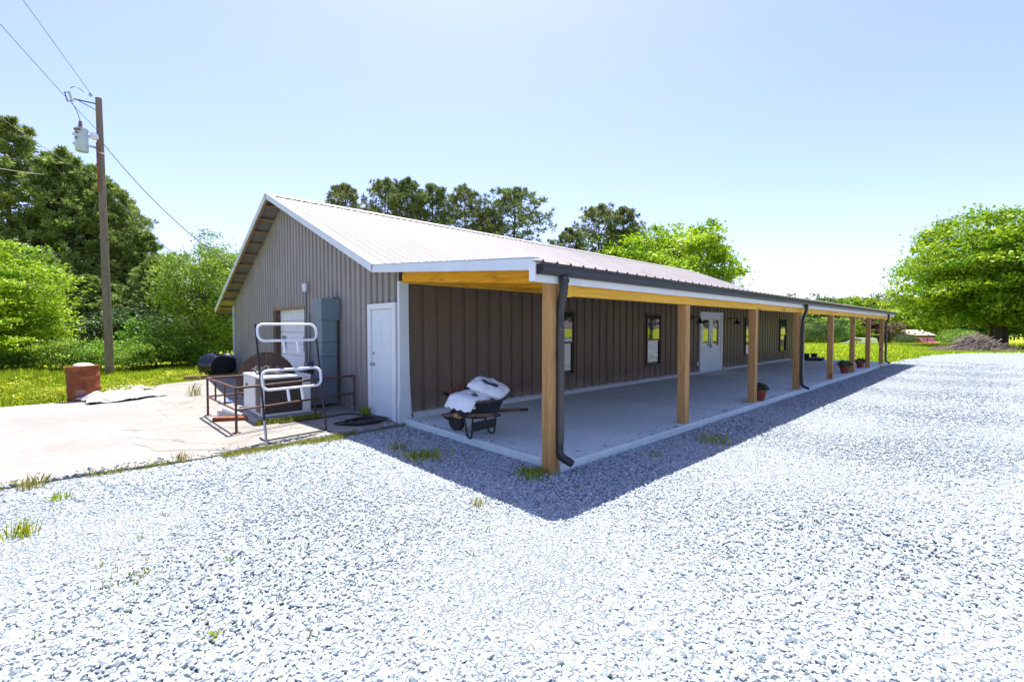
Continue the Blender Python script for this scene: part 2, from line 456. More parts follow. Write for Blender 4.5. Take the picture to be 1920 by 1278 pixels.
def lawn():
    rad = [0, 12, 25, 40, 50, 57] + list(np.linspace(60, 85, 11)) + [100, 140, 220, 400, 800, 1600]; NA = 120; vs = [(0, 0, -.02)]; fs = []
    for i, q in enumerate(rad[1:]):
        for k in range(NA):
            a = 2 * math.pi * k / NA; dg = (math.degrees(a) + 180) % 360 - 180
            m = min(1, max(0, (30 - dg) / 8)) * min(1, max(0, (dg + 70) / 12))
            t = min(1, max(0, (q - 57) / 28)); t = t * t * (3 - 2 * t)
            vs.append((q * math.cos(a), q * math.sin(a), -.02 - 3 * t * m))
    for k in range(NA): fs.append((0, 1 + k, 1 + (k + 1) % NA))
    for i in range(len(rad) - 2):
        for k in range(NA):
            a = 1 + i * NA + k; c = 1 + i * NA + (k + 1) % NA; fs.append((a, a + NA, c + NA, c))
    b = MB(); b.add(vs, fs); tag(b.build('lawn', M['lawn'], None, 60), kind='structure')
lawn()
farline = wobble([(25, 3.75), (27.5, 3.7), (30.8, 3.35), (36.5, 2.9), (41, 1.7), (45, -1.2), (50, -8), (58, -25), (62, -60)], .45, .12, 3)
gravel_poly = [(-45, -60)] + farline[::-1] + [(25, 6.0), (4.2, 6.9), (-45, 6.9)]
g_o = ngon('gravel_yard', gravel_poly, 0.0, M['gravel'])
seam = wobble([(3.9, 6.84), (2.4, 6.78), (.7, 6.8), (-.7, 6.97), (-8, 7.1), (-45, 7.3)], .25, .03, 5)
faredge = wobble([(-45, 14.1), (-8, 14.0), (-1.3, 13.85), (.2, 13.95), (1.3, 15.6), (1.5, 16.4), (2.3, 16.7), (3.2, 17.4), (3.9, 17.6)], .3, .05, 6)
apron = ngon('concrete_apron', seam + faredge, 0.03, M['conc'], thick=.08)
old = wobble([(3.88, 6.9), (2.6, 6.84), (1.35, 6.9), (.95, 7.3), (.62, 7.5), (.42, 8.2), (.55, 9.2), (.35, 9.45), (.5, 9.8), (1.02, 10.3), (.95, 11.4), (1.2, 12), (1.08, 13.2), (1.35, 14.1), (1.6, 16.2), (3.88, 16.9), (3.88, 6.9)], .3, .04, 8)[:-1]
old_o = ngon('old_slab_patch', old, 0.034, M['conc_old'])
def crack(pts, wdt, seed):
    p = wobble(pts, .12, .018, seed); b = MB(); vs = []; n = len(p); r = np.random.default_rng(seed)
    for i, (x, y) in enumerate(p):
        a = np.array(p[max(i - 1, 0)]); c = np.array(p[min(i + 1, n - 1)]); d = (c - a) / (np.linalg.norm(c - a) + 1e-9); k = wdt * r.uniform(.3, 1)
        vs += [(x - d[1] * k, y + d[0] * k, .038), (x + d[1] * k, y - d[0] * k, .038)]
    b.add(vs, [(2 * i, 2 * i + 1, 2 * i + 3, 2 * i + 2) for i in range(n - 1)])
    o = b.build('crack', M['pad'], old_o); return o
crack([(1.1, 12.0), (2.0, 12.4), (3.0, 12.6), (3.8, 12.7)], .012, 11)
crack([(.45, 9.3), (1.2, 9.0), (1.9, 8.2), (2.3, 7.0)], .012, 12)
crack([(1.2, 13.3), (2.2, 13.9), (3.8, 14.3)], .010, 13)
crack([(1.6, 7.6), (2.4, 7.7), (3.7, 7.75)], .010, 14)
slab = MB(); slab.box(3.9, 26.3, 3.38, 6.98, -.1, .1)
slab_o = slab.build('porch_slab', M['slab'], bevel=.012); tag(slab_o, kind='structure')
# pale control joints of the porch slab are shallow dark strips set into it
for xj in (8.6, 14.2, 19.8):
    b = MB(); b.box(xj, xj + .008, 3.4, 6.86, .1, .1035); b.build('control_joint', M['pad'], slab_o)

# ------------------------------------------------------------------ loose stones of the gravel bed
def stones():
    f = np.array([math.cos(YAW), math.sin(YAW)]); r = np.array([math.sin(YAW), -math.cos(YAW)])
    P = []
    for (r0, r1, dens) in ((1.9, 4.2, 5200), (4.2, 7.0, 3700), (7.0, 11.0, 1500), (11.0, 17.0, 560)):
        area = .5 * 1.86 * (r1 ** 2 - r0 ** 2); n = int(area * dens)
        rad = np.sqrt(rng.uniform(r0 ** 2, r1 ** 2, n)); an = rng.uniform(-.93, .93, n)
        p = rad[:, None] * (np.cos(an)[:, None] * f + np.sin(an)[:, None] * r)
        P.append(p)
    n = 52000; rad = np.sqrt(rng.uniform(17.0 ** 2, 30.0 ** 2, n)); an = rng.uniform(.30, .93, n)
    P.append(rad[:, None] * (np.cos(an)[:, None] * f + np.sin(an)[:, None] * r))
    P = np.vstack(P)
    x, y = P[:, 0], P[:, 1]
    ok = ((x < 3.87) & (y < 6.72)) | ((y < 3.35) & (x < 31))
    # stray stones kicked over the edges of the apron and the slab
    P = P[ok]
    q1 = np.column_stack([rng.uniform(-2.5, 3.8, 420), 6.8 + np.abs(rng.normal(0, .13, 420))])
    q2 = np.column_stack([rng.uniform(3.95, 14, 260), 3.4 + np.abs(rng.normal(0, .12, 260))])
    q3 = np.column_stack([3.92 + np.abs(rng.normal(0, .10, 90)), rng.uniform(3.5, 6.7, 90)])
    nb = len(P); P = np.vstack([P, q1, q2, q3]); n = len(P)
    dist = np.linalg.norm(P, axis=1)
    z = rng.uniform(-.003, .007, n) + .006 * np.sin(P[:, 0] * 1.7 + 1.1 * np.sin(P[:, 1] * .9)) + .005 * np.sin(P[:, 1] * 2.3)
    z[nb:nb + 420] = .038; z[nb + 420:] = .104
    me = bpy.data.meshes.new('gravel_stones'); me.vertices.add(n)
    co = np.column_stack([P, z]); me.vertices.foreach_set('co', co.reshape(-1).astype(np.float32))
    lane = .5 + .5 * np.sin(P[:, 1] * .9 + .8 * np.sin(P[:, 0] * .5) + P[:, 0] * .55)
    s = rng.lognormal(0, .36, n) * (.0078 + .0027 * lane) * (1 + .022 * dist); s = np.clip(s, .005, .03)
    scl = np.column_stack([s * rng.uniform(.9, 1.45, n), s * rng.uniform(.8, 1.1, n), s * rng.uniform(.5, .85, n)])
    rot = np.column_stack([rng.normal(0, .4, n), rng.normal(0, .4, n), rng.uniform(0, 6.28, n)])
    for nm, arr in (('scl', scl), ('rot', rot)):
        a = me.attributes.new(nm, 'FLOAT_VECTOR', 'POINT'); a.data.foreach_set('vector', arr.reshape(-1).astype(np.float32))
    me.materials.append(M['stone'])
    o = obj('gravel_stones', me)
    tag(o, 'loose pale grey crushed stone covering the yard', 'gravel', kind='stuff')
    g = bpy.data.node_groups.new('stone_scatter', 'GeometryNodeTree')
    g.interface.new_socket('Geometry', in_out='INPUT', socket_type='NodeSocketGeometry')
    g.interface.new_socket('Geometry', in_out='OUTPUT', socket_type='NodeSocketGeometry')
    N = g.nodes; L = g.links
    gi = N.new('NodeGroupInput'); go = N.new('NodeGroupOutput')
    join = N.new('GeometryNodeJoinGeometry')
    for k in range(5):
        ico = N.new('GeometryNodeMeshIcoSphere'); ico.inputs['Radius'].default_value = 1; ico.inputs['Subdivisions'].default_value = 2 if k < 1 else 1
        sp = N.new('GeometryNodeSetPosition'); tx = N.new('ShaderNodeTexNoise'); tx.noise_dimensions = '4D'; tx.inputs['W'].default_value = k * 7.3; tx.inputs['Scale'].default_value = .95; tx.inputs['Detail'].default_value = 1
        ps = N.new('GeometryNodeInputPosition'); L.new(ps.outputs[0], tx.inputs['Vector'])
        sb = N.new('ShaderNodeVectorMath'); sb.operation = 'SUBTRACT'; sb.inputs[1].default_value = (.5, .5, .5); L.new(tx.outputs['Color'], sb.inputs[0])
        scn = N.new('ShaderNodeVectorMath'); scn.operation = 'SCALE'; scn.inputs['Scale'].default_value = 1.75; L.new(sb.outputs[0], scn.inputs[0])
        L.new(ico.outputs['Mesh'], sp.inputs['Geometry']); L.new(scn.outputs[0], sp.inputs['Offset'])
        sm = N.new('GeometryNodeSetMaterial'); sm.inputs['Material'].default_value = M['stone']; L.new(sp.outputs[0], sm.inputs[0])
        ss = N.new('GeometryNodeSetShadeSmooth'); ss.inputs['Shade Smooth'].default_value = False; L.new(sm.outputs[0], ss.inputs[0])
        ti = N.new('GeometryNodeGeometryToInstance'); L.new(ss.outputs[0], ti.inputs[0]); L.new(ti.outputs[0], join.inputs[0])
    ip = N.new('GeometryNodeInstanceOnPoints'); ip.inputs['Pick Instance'].default_value = True
    L.new(gi.outputs[0], ip.inputs['Points']); L.new(join.outputs[0], ip.inputs['Instance'])
    ri = N.new('FunctionNodeRandomValue'); ri.data_type = 'INT'; ri.inputs[4].default_value = 0; ri.inputs[5].default_value = 4
    L.new(ri.outputs[2], ip.inputs['Instance Index'])
    ar = N.new('GeometryNodeInputNamedAttribute'); ar.data_type = 'FLOAT_VECTOR'; ar.inputs['Name'].default_value = 'rot'
    asx = N.new('GeometryNodeInputNamedAttribute'); asx.data_type = 'FLOAT_VECTOR'; asx.inputs['Name'].default_value = 'scl'
    L.new(ar.outputs[0], ip.inputs['Rotation']); L.new(asx.outputs[0], ip.inputs['Scale'])
    L.new(ip.outputs[0], go.inputs[0])
    md = o.modifiers.new('scatter', 'NODES'); md.node_group = g
stones()

# ================================================================== THE BUILDING
GX, WY = 3.85, 6.95          # gable plane and porch wall plane
XE = 26.6                    # far end of the walls
RY, RZ = 12.95, 5.07         # ridge
KY, KZ = 6.90, 2.62          # where the porch roof meets the main roof
BY, BZ = 19.55, 2.32         # back eave
PY, PZ = 3.30, 2.345         # porch eave
X0, X1 = 3.40, 27.0          # roof ends
SF = (RZ - KZ) / (RY - KY); SB = (RZ - BZ) / (BY - RY); SP = (KZ - PZ) / (KY - PY)
BO = (GX, WY, 0)
bld = empty('metal_building', BO, 'long low brown ribbed metal building with white roof and timber porch', 'building')

def ribprof(w, pitch, rise, base, top, minor=0):
    pts = []; n = int(round(w / pitch))
    for i in range(n):
        a = i * pitch
        if i == 0: pts += [(0, 0)]
        c = a + pitch / 2
        pts += [(c - base / 2, 0), (c - top / 2, rise), (c + top / 2, rise), (c + base / 2, 0)]
        if minor:
            e = a + pitch
            pts += [(e - .035 if i < n - 1 else e - .012, 0 if i < n - 1 else 0)]
            if i < n - 1: pts += [(e - .022, minor), (e + .022, minor), (e + .035, 0)]
    pts += [(w, 0)]
    return pts

def wall_sheet(fn, s0, w, pitch, zb, zt, openings, rib=(-.034, .085, .055, 0)):
    prof = ribprof(w, pitch, *rib)
    cut = [c for o in openings for c in o[:2]]
    ss = sorted(set([s0 + p[0] for p in prof] + [c for c in cut if s0 < c < s0 + w]))
    xs = [s0 + p[0] for p in prof]; ds = [p[1] for p in prof]
    b = MB(BO)
    for a, c in zip(ss[:-1], ss[1:]):
        if c - a < 1e-5: continue
        da, dc = np.interp(a, xs, ds), np.interp(c, xs, ds); m = (a + c) / 2
        spans = [(zb, None)]
        for (o0, o1, z0, z1) in openings:
            if o0 < m < o1: spans = ([(zb, z0)] if z0 > zb + .01 else []) + [(z1, None)]
        for (lo, hi) in spans:
            b.add([fn(a, da, lo), fn(c, dc, lo), fn(c, dc, zt(c) if hi is None else hi), fn(a, da, zt(a) if hi is None else hi)], [(0, 1, 2, 3)])
    return b

front_open = [(7.70, 8.47, .54, 2.06), (11.70, 12.52, .54, 2.06), (15.12, 16.82, .1, 2.14), (19.1, 19.92, .54, 2.06), (23.25, 24.15, .54, 2.06)]
x = GX
while x < XE - .01:
    wd = min(.915, XE - x)
    pc = .305 if wd > .9 else wd / max(1, round(wd / .305))
    b = wall_sheet(lambda s, d, z: (s, WY - d, z), x, wd, pc, .17, lambda s: 2.575, front_open)
    b.build('wall_panel', M['front'], bld); x += wd
gable_open = [(7.05, 7.98, 0, 2.04), (11.5, 14.05, 0, 2.13)]
def gtop(y): return (KZ + (y - KY) * SF if y < RY else RZ - (y - RY) * SB) - .035
y = WY
while y < 18.89:
    wd = .9135; wd = min(wd, 18.9 - y); pc = wd / max(1, round(wd / .2284))
    b = wall_sheet(lambda s, d, z: (GX - d, s, z), y, wd, pc, .03, gtop, gable_open, (-.045, .10, .068, 0))
    b.build('wall_panel', M['gable'], bld); y += wd
b = MB(BO); b.add([(GX, 18.9, 0), (XE, 18.9, 0), (XE, 18.9, 2.5), (GX, 18.9, 2.5)], [(0, 1, 2, 3)]); b.build('back_wall', M['gable'], bld)
b = MB(BO); b.add([(XE, WY, 0), (XE, 18.9, 0), (XE, 18.9, gtop(18.9)), (XE, RY, gtop(RY)), (XE, WY, gtop(WY))], [(0, 1, 2, 3, 4)]); b.build('end_wall', M['gable'], bld)
b = MB(BO); b.box(GX + .02, XE - .02, WY + .02, 18.88, .002, .06); b.build('floor', M['slab'], bld)

# roof sheets (three rows that share their mesh data)
NS = 26; SW = (X1 - X0) / NS; RP = SW / 4
def roof_sheet(ya, za, yb, zb):
    prof = ribprof(SW, RP, .0200, .050, .023)
    nrm = Vector((0, -(zb - za), yb - ya)).normalized()
    b = MB()
    vs = []
    for (s, d) in prof:
        vs += [Vector((s, ya - WY, za)) + nrm * d, Vector((s, yb - WY, zb)) + nrm * d]
    b.add(vs, [(2 * i, 2 * i + 2, 2 * i + 3, 2 * i + 1) for i in range(len(prof) - 1)])
    return b.mesh('roof_panel', M['roof'])
for (ya, za, yb, zb) in ((KY - .02, KZ - .008, RY, RZ), (PY, PZ, KY, KZ + .004), (RY, RZ, BY, BZ)):
    me = roof_sheet(ya, za, yb, zb)
    for i in range(NS):
        o = obj('roof_panel', me, bld, (X0 - GX + i * SW, 0, 0))
b = MB(BO)
b.add([(X0 - .01, RY - .2, RZ - .2 * SF + .034), (X0 - .01, RY, RZ + .05), (X0 - .01, RY + .2, RZ - .2 * SB + .034), (X1 + .01, RY - .2, RZ - .2 * SF + .034), (X1 + .01, RY, RZ + .05), (X1 + .01, RY + .2, RZ - .2 * SB + .034)], [(0, 3, 4, 1), (1, 4, 5, 2)])
b.build('ridge_cap', M['roof'], bld)

def rake(a, c, nm='rake_trim', m='trim'):
    a = Vector(a); c = Vector(c); b = MB(BO)
    u = Vector((0, -(c.z - a.z), c.y - a.y)).normalized()
    if u.z < 0: u = -u
    b.bar(a - u * .03, c - u * .03, .014, .085, u)
    b.bar(a - u * .091 + Vector((.004, 0, 0)), c - u * .091 + Vector((.004, 0, 0)), .022, .036, u)
    b.bar(a + u * .022 + Vector((.05, 0, 0)), c + u * .022 + Vector((.05, 0, 0)), .12, .008, u)
    return b.build(nm, M[m], bld)
xt = X0 - .012
rake((xt, RY, RZ + .012), (xt, KY + .05, KZ + .03))
rake((xt, KY + .09, KZ + .035), (xt, PY + .02, PZ + .012))
rake((xt, RY, RZ + .012), (xt, BY + .05, BZ - .01))
xt2 = X1 + .012
for (a, c) in (((xt2, RY, RZ + .012), (xt2, KY, KZ + .02)), ((xt2, KY, KZ + .02), (xt2, PY, PZ + .01))):
    rake(a, c)
# timber under the gable overhang: fly rafters and purlin ends
for (ya, za, yb, zb) in ((RY, RZ, BY, BZ), (RY, RZ, KY, KZ)):
    b = MB(BO); u = Vector((0, -(zb - za), yb - ya)).normalized(); u = -u if u.z < 0 else u
    b.bar(Vector((X0 + .035, ya, za)) - u * .075, Vector((X0 + .035, yb, zb)) - u * .075, .04, .09, u); b.build('fly_rafter', M['oldwood'], bld)
    n = 11
    for i in range(n):
        t = (i + .6) / n; p = Vector((0, ya + (yb - ya) * t, za + (zb - za) * t)) - u * .052
        b = MB(BO); b.bar(Vector((X0 + .056, p.y, p.z)), Vector((GX + .12, p.y, p.z)), .085, .045, u); b.build('purlin', M['oldwood'], bld)
    b = MB(BO)
    b.add([Vector((X0 + .02, ya, za)) - u * .012, Vector((GX + .3, ya, za)) - u * .012, Vector((GX + .3, yb, zb)) - u * .012, Vector((X0 + .02, yb, zb)) - u * .012], [(0, 1, 2, 3)])
    b.build('roof_underside', M['galv'], bld)
b = MB(BO); b.bar((X0 + .06, BY - .06, BZ - .09), (XE, BY - .06, BZ - .09), .03, .13); b.build('back_eave_board', M['oldwood'], bld)
b = MB(BO); b.box(GX - .035, GX + .03, 18.86, 18.95, .0, 2.42); b.build('corner_trim', M['trim'], bld)
# crumpled white corner trim beside the walk door
b = MB(BO); prof = []
zz = [0.02, .12, .3, .45, .6, .9, 1.3, 1.8, 2.43]; wx = [.235, .24, .215, .225, .205, .20, .195, .19, .19]; ky = [.055, .04, .06, .035, .05, .04, .04, .04, .04]
vs = []
for z, a, k in zip(zz, wx, ky):
    vs += [(GX - .025 - (.015 if z < .5 else 0), WY + .012, z), (GX - .022 - (.025 if z < .4 else 0), WY - k - .012, z), (GX + a - .03, WY - k, z), (GX + a - .03, WY + .02, z)]
b.add(vs, [(4 * i + j, 4 * i + j + 1, 4 * i + j + 5, 4 * i + j + 4) for i in range(len(zz) - 1) for j in range(3)])
b.build('corner_trim', M['trim'], bld)
b = MB(BO); b.box(XE - .12, XE + .03, WY - .05, WY + .05, .1, 2.5); b.build('corner_trim', M['trim'], bld)
# footing strip along the porch wall, with a ragged upper edge
for (xa, xb) in ((4.06, 15.05), (16.9, 26.55)):
    b = MB(BO); n = int((xb - xa) / .12); vs = []
    r = np.random.default_rng(int(xa * 10))
    for i in range(n + 1):
        xx = xa + (xb - xa) * i / n; h = .185 + r.normal(0, .006); o_ = r.normal(0, .004)
        vs += [(xx, WY - .085 + o_, .10), (xx, WY - .075 + o_, h - .02), (xx, WY - .05, h), (xx, WY + .0, h + .012)]
    b.add(vs, [(4 * i + j, 4 * i + 4 + j, 4 * i + 5 + j, 4 * i + 1 + j) for i in range(n) for j in range(3)])
    b.build('footing', M['foam'], bld)
# rows of pale screw heads in the porch wall
b = MB(BO)
for z in (2.36, 1.56, .84):
    xx = GX + .30
    while xx < XE - .1:
        if not any(o[0] - .06 < xx < o[1] + .06 and o[2] < z < o[3] for o in front_open):
            b.obox((xx, WY - .012, z), .009, .012, .009)
        xx += .305
tag(b.build('screw_heads', M['steel'], bld), kind='stuff')

# porch carpentry
px_ = [3.81, 7.05, 10.07, 13.05, 16.35, 19.3, 22.0, 24.9]
PYC = 3.50
for i, X in enumerate(px_):
    b = MB(BO); yc = PYC - (.04 if i == 0 else 0); b.box(X - .07, X + .07, yc - .07, yc + .07, -.03 if i == 0 else .1, 2.21 if i == 0 else 2.018)
    b.build('post', M['post'], bld, bevel=.006)
joints = [3.885, 10.07, 16.35, 22.0, 26.7]
for a, c in zip(joints[:-1], joints[1:]):
    b = MB(BO); b.box(a + .002, c - .002, PYC - .075, PYC - .037, 2.02, 2.255); b.build('header_beam', M['beam_x'], bld, bevel=.004)
    b = MB(BO); b.box(a + .002, c - .002, PYC + .005, PYC + .043, 2.022, 2.253); b.build('header_beam', M['beam_x'], bld)
b = MB(BO); b.box(3.888, 4.09, PYC - .115, PYC - .077, 2.0, 2.245); blk = b.build('splice_block', M['beam_x'], bld, bevel=.003)
for (dx, dz) in ((.04, .05), (.09, .05), (.04, .17), (.09, .17)):
    b = MB(BO); b.lathe([(.012, 0), (.012, .008), (.006, .012)], (3.888 + dx, PYC - .115, 2.0 + dz), 8, Matrix.Rotation(R(90), 3, 'X')); b.build('bolt', M['steel'], blk)
b = MB(BO); b.box(GX + .04, XE - .05, WY - .078, WY - .04, 2.40, 2.565); b.build('ledger', M['beam_x'], bld)
n = 19
for i in range(n):
    X = 3.885 + i * (26.4 - 3.885) / (n - 1)
    b = MB(BO)
    za = PZ + (PYC - .03 - PY) * SP - .105 - .02; zb_ = PZ + (WY - .08 - PY) * SP - .105
    b.bar((X + .019, PY + .1, PZ + .1 * SP - .115), (X + .019, WY - .08, zb_), .038, .185); b.build('rafter', M['beam_y'], bld)
for yy in (3.95, 4.55, 5.15, 5.75, 6.35):
    b = MB(BO); zt = PZ + (yy - PY) * SP - .012
    b.box(X0 + .04, X1 - .04, yy - .04, yy + .04, zt - .032, zt - .002); b.build('purlin', M['oldwood'], bld)
b = MB(BO); b.box(X0 - .004, X1, PY + .055, PY + .075, 2.135, 2.34); b.build('fascia', M['white'], bld)
b = MB(BO); b.box(X0 - .02, X0 - .006, PY - .005, PY + .075, 2.135, 2.33); b.build('fascia', M['white'], bld)
# gutter with its outlets
gp = [(0, 0), (0, .105), (-.012, .105), (-.012, .012), (-.055, .012), (-.085, .045), (-.083, .095), (-.095, .098), (-.1, .112), (-.112, .112), (-.11, .09), (-.095, .09), (-.097, .04), (-.062, 0)]
b = MB(BO); gy, gz = PY + .052, 2.212
gut_pts = [[(X, gy + a, gz + c) for (a, c) in gp] for X in (X0 + .07, X1 + .02)]
b.add(gut_pts[0] + gut_pts[1], [(i, (i + 1) % 14, 14 + (i + 1) % 14, 14 + i) for i in range(14)])
gut = b.build('gutter', M['gutter'], bld)
for X in (X0 + .068, X1 + .022):
    b = MB(BO); b.prism([(X, gy, gz), (X, gy, gz + .105), (X, gy - .112, gz + .112), (X, gy - .1, gz + .04), (X, gy - .062, gz)], (.004, 0, 0)); b.build('end_cap', M['gutter'], gut)
def arc(pts, n=6):
    """rounds the inner corners of a polyline"""
    out = [Vector(pts[0])]
    for a, p, c in zip(pts[:-2], pts[1:-1], pts[2:]):
        a, p, c = Vector(a), Vector(p), Vector(c); k = min((a - p).length, (c - p).length) * .45
        s = p + (a - p).normalized() * k; e = p + (c - p).normalized() * k
        for i in range(n + 1):
            t = i / n; out.append(s * (1 - t) ** 2 + p * 2 * t * (1 - t) + e * t * t)
    out.append(Vector(pts[-1])); return out
def rrect(w, h, r):
    o = []
    for (sx, sy, a0) in ((1, 1, 0), (-1, 1, 90), (-1, -1, 180), (1, -1, 270)):
        for k in range(3):
            t = R(a0 + 45 * k); o.append((sx * (w / 2 - r) + r * math.cos(t), sy * (h / 2 - r) + r * math.sin(t)))
    return o
def dense(pts, step):
    out = []
    for a, c in zip(pts[:-1], pts[1:]):
        n = max(1, int((c - a).length / step))
        out += [a + (c - a) * i / n for i in range(n)]
    return out + [pts[-1]]
def downspout(X, lean=.02):
    d = empty('downspout', (0, 0, 0)); d.parent = bld
    yo = gy - .055; yp = PYC - .125
    prof = rrect(.082, .062, .012)
    top = dense(arc([(X + .085, yo, gz), (X + .085, yo, 2.05), (X + .085 + lean, yp, 1.86), (X + .085 + lean, yp, 1.60)]), .012)
    sc_ = [1.0 + (.09 if (i % 3 == 0 and 6 < i < len(top) - 12) else 0) for i in range(len(top))]
    b = MB(BO); b.sweep(top, prof, scales=sc_); b.build('elbow', M['black'], d, 40)
    b = MB(BO); b.sweep([(X + .085, yo, gz + .005), (X + .085, yo, gz - .07)], rrect(.10, .075, .01)); b.build('outlet', M['black'], d)
    for dx in (-.025, .025):
        b = MB(BO); b.obox((X + .085 + dx, yo - .039, gz - .018), .012, .008, .012); b.build('rivet', M['steel'], d)
    xb = X + .085 + lean
    b = MB(BO); b.sweep([(xb, yp, 1.66), (xb, yp, .36)], rrect(.094, .072, .012)); b.build('pipe', M['gutter'], d)
    b = MB(BO); b.obox((xb - .03, yp - .038, 1.63), .011, .008, .011); b.obox((xb + .03, yp - .038, 1.63), .011, .008, .011); b.build('rivet', M['steel'], d)
    bot = dense(arc([(xb, yp, .40), (xb, yp, .20), (xb + .05, yp - .15, .13)]), .012)
    sc_ = [1.0 + (.1 if i % 3 == 0 and 4 < i < len(bot) - 3 else 0) for i in range(len(bot))]
    b = MB(BO); b.sweep(bot, prof, scales=sc_); b.build('shoe', M['black'], d, 40)
downspout(3.765); downspout(12.93); downspout(25.0)

# windows of the porch wall
def window(x0, x1, z0, z1):
    wn_ = empty('window', (0, 0, 0)); wn_.parent = bld
    y0 = WY - .045
    b = MB(BO); t = .045
    b.box(x0, x0 + t, y0, WY + .04, z0, z1); b.box(x1 - t, x1, y0, WY + .04, z0, z1); b.box(x0 + t, x1 - t, y0 + .002, WY + .04, z1 - t, z1); b.box(x0 + t, x1 - t, y0 + .002, WY + .04, z0, z0 + t)
    b.build('frame', M['bronze'], wn_)
    zm = (z0 + z1) / 2
    b = MB(BO); b.box(x0 + t, x1 - t, y0 + .012, WY + .03, zm - .022, zm + .022); b.build('meeting_rail', M['bronze'], wn_)
    b = MB(BO); b.box(x0 + t, x1 - t, WY - .016, WY - .012, zm + .022, z1 - t); b.build('pane', M['glass'], wn_)
    b = MB(BO); b.box(x0 + t, x1 - t, WY + .006, WY + .010, z0 + t, zm - .022); b.build('pane', M['glass'], wn_)
    b = MB(BO); b.box(x0 + t + .02, x1 - t - .02, WY + .075, WY + .08, zm + .0, z1 - .05); b.build('blind', M['white'], wn_)
M['bronze'] = mat('bronze_frame', (.055, .038, .032), .45, .1, 6)
for (a, c, z0, z1) in (front_open[0], front_open[1], front_open[3], front_open[4]): window(a, c, z0, z1)

# french doors
dx0, dx1, dz1 = 15.12, 16.82, 2.14
fd = empty('french_doors', (0, 0, 0)); fd.parent = bld
b = MB(BO); b.box(dx0 - .04, dx0 + .06, WY - .06, WY + .05, .1, dz1 - .06); b.box(dx1 - .06, dx1 + .04, WY - .06, WY + .05, .1, dz1 - .06); b.box(dx0 - .04, dx1 + .04, WY - .062, WY + .05, dz1 - .06, dz1 + .05); b.build('frame', M['white'], fd, bevel=.004)
xm = (dx0 + dx1) / 2
for (a, c) in ((dx0 + .06, xm - .003), (xm + .003, dx1 - .06)):
    b = MB(BO); ya, yb = WY - .018, WY + .022
    s = .15
    b.box(a, a + s, ya, yb, .11, dz1 - .062); b.box(c - s, c, ya, yb, .11, dz1 - .062)
    b.box(a + s, c - s, ya + .001, yb, .11, 1.02); b.box(a + s, c - s, ya + .001, yb, 1.92, dz1 - .062)
    b.build('door_leaf', M['door'], fd, bevel=.003)
    b = MB(BO); b.box(a + s, c - s, WY + .0, WY + .006, 1.02, 1.92); b.build('pane', M['glass'], fd)
    for (z0, z1) in ((.24, .56), (.64, .94)):
        b = MB(BO); b.box(a + s + .02, c - s - .02, ya - .008, ya - .001, z0, z1); b.build('raised_panel', M['door'], fd, bevel=.006)
b = MB(BO); b.box(xm - .085, xm - .035, WY - .03, WY - .019, .92, 1.14); b.tube([(xm - .06, WY - .03, 1.06), (xm - .06, WY - .075, 1.06), (xm - .06, WY - .075, .98), (xm - .06, WY - .03, .96)], .011); b.build('handle', M['blackmetal'], fd)
b = MB(BO); b.lathe([(.03, 0), (.03, .012), (.02, .018)], (xm - .06, WY - .019, 1.22), 12, Matrix.Rotation(R(90), 3, 'X')); b.build('deadbolt', M['blackmetal'], fd)
b = MB(BO); b.box(14.9, 14.97, WY - .05, WY - .02, .38, .5); b.build('outlet_cover', M['white'], bld, bevel=.006)

# walk door of the gable
wd_ = empty('walk_door', (0, 0, 0)); wd_.parent = bld
b = MB(BO); b.box(GX - .055, GX + .03, 7.0, 7.10, .03, 1.98); b.box(GX - .055, GX + .03, 7.94, 8.04, .03, 1.98); b.box(GX - .057, GX + .03, 7.0, 8.04, 1.98, 2.08); b.build('frame', M['white'], wd_, bevel=.004)
b = MB(BO); b.box(GX - .012, GX + .03, 7.104, 7.936, .05, 1.976); b.build('door_leaf', M['door'], wd_, bevel=.004)
for (ya, yb, za, zb) in ((7.2, 7.49, 1.1, 1.82), (7.55, 7.84, 1.1, 1.82), (7.2, 7.49, .25, .9), (7.55, 7.84, .25, .9)):
    b = MB(BO); b.box(GX - .016, GX - .011, ya, yb, za, zb); b.build('raised_panel', M['door'], wd_, bevel=.004)
Ry_ = Matrix.Rotation(R(-90), 3, 'Y')
b = MB(BO); b.lathe([(.032, 0), (.03, .008), (.012, .012), (.012, .04), (.028, .05), (.03, .066), (.018, .078)], (GX - .012, 7.86, .98), 14, Ry_); b.build('knob', M['steel'], wd_, 40)
b = MB(BO); b.lathe([(.03, 0), (.03, .014), (.018, .022)], (GX - .012, 7.86, 1.18), 14, Ry_); b.build('deadbolt', M['steel'], wd_, 40)
b = MB(BO); b.box(GX - .07, GX + .03, 7.02, 8.02, .035, .05); b.build('threshold', M['steel'], wd_)

# roll-up door of the gable
gd = empty('garage_door', (0, 0, 0)); gd.parent = bld
ns = 7; zh = 2.10 / ns
for i in range(ns):
    b = MB(BO); b.box(GX + .10, GX + .14, 11.56, 13.8, .03 + i * zh + .004, .03 + (i + 1) * zh - .004); s_ = b.build('door_section', M['garage'], gd, bevel=.004)
    b = MB(BO); b.box(GX + .096, GX + .099, 11.6, 13.76, .03 + i * zh + zh * .48, .03 + i * zh + zh * .52); b.build('crease', M['garage'], s_)
for ya in (11.62, 13.32):
    b = MB(BO); b.box(GX + .08, GX + .098, ya, ya + .3, 1.05, 1.42); b.build('vent_plate', M['duct'], gd, bevel=.006)
b = MB(BO); b.box(GX - .03, GX + .14, 13.8, 14.04, .03, 2.12); b.build('jamb', M['greywood'], gd)
b = MB(BO); b.box(GX - .01, GX + .14, 11.5, 11.55, .03, 2.12); b.build('jamb', M['greywood'], gd)
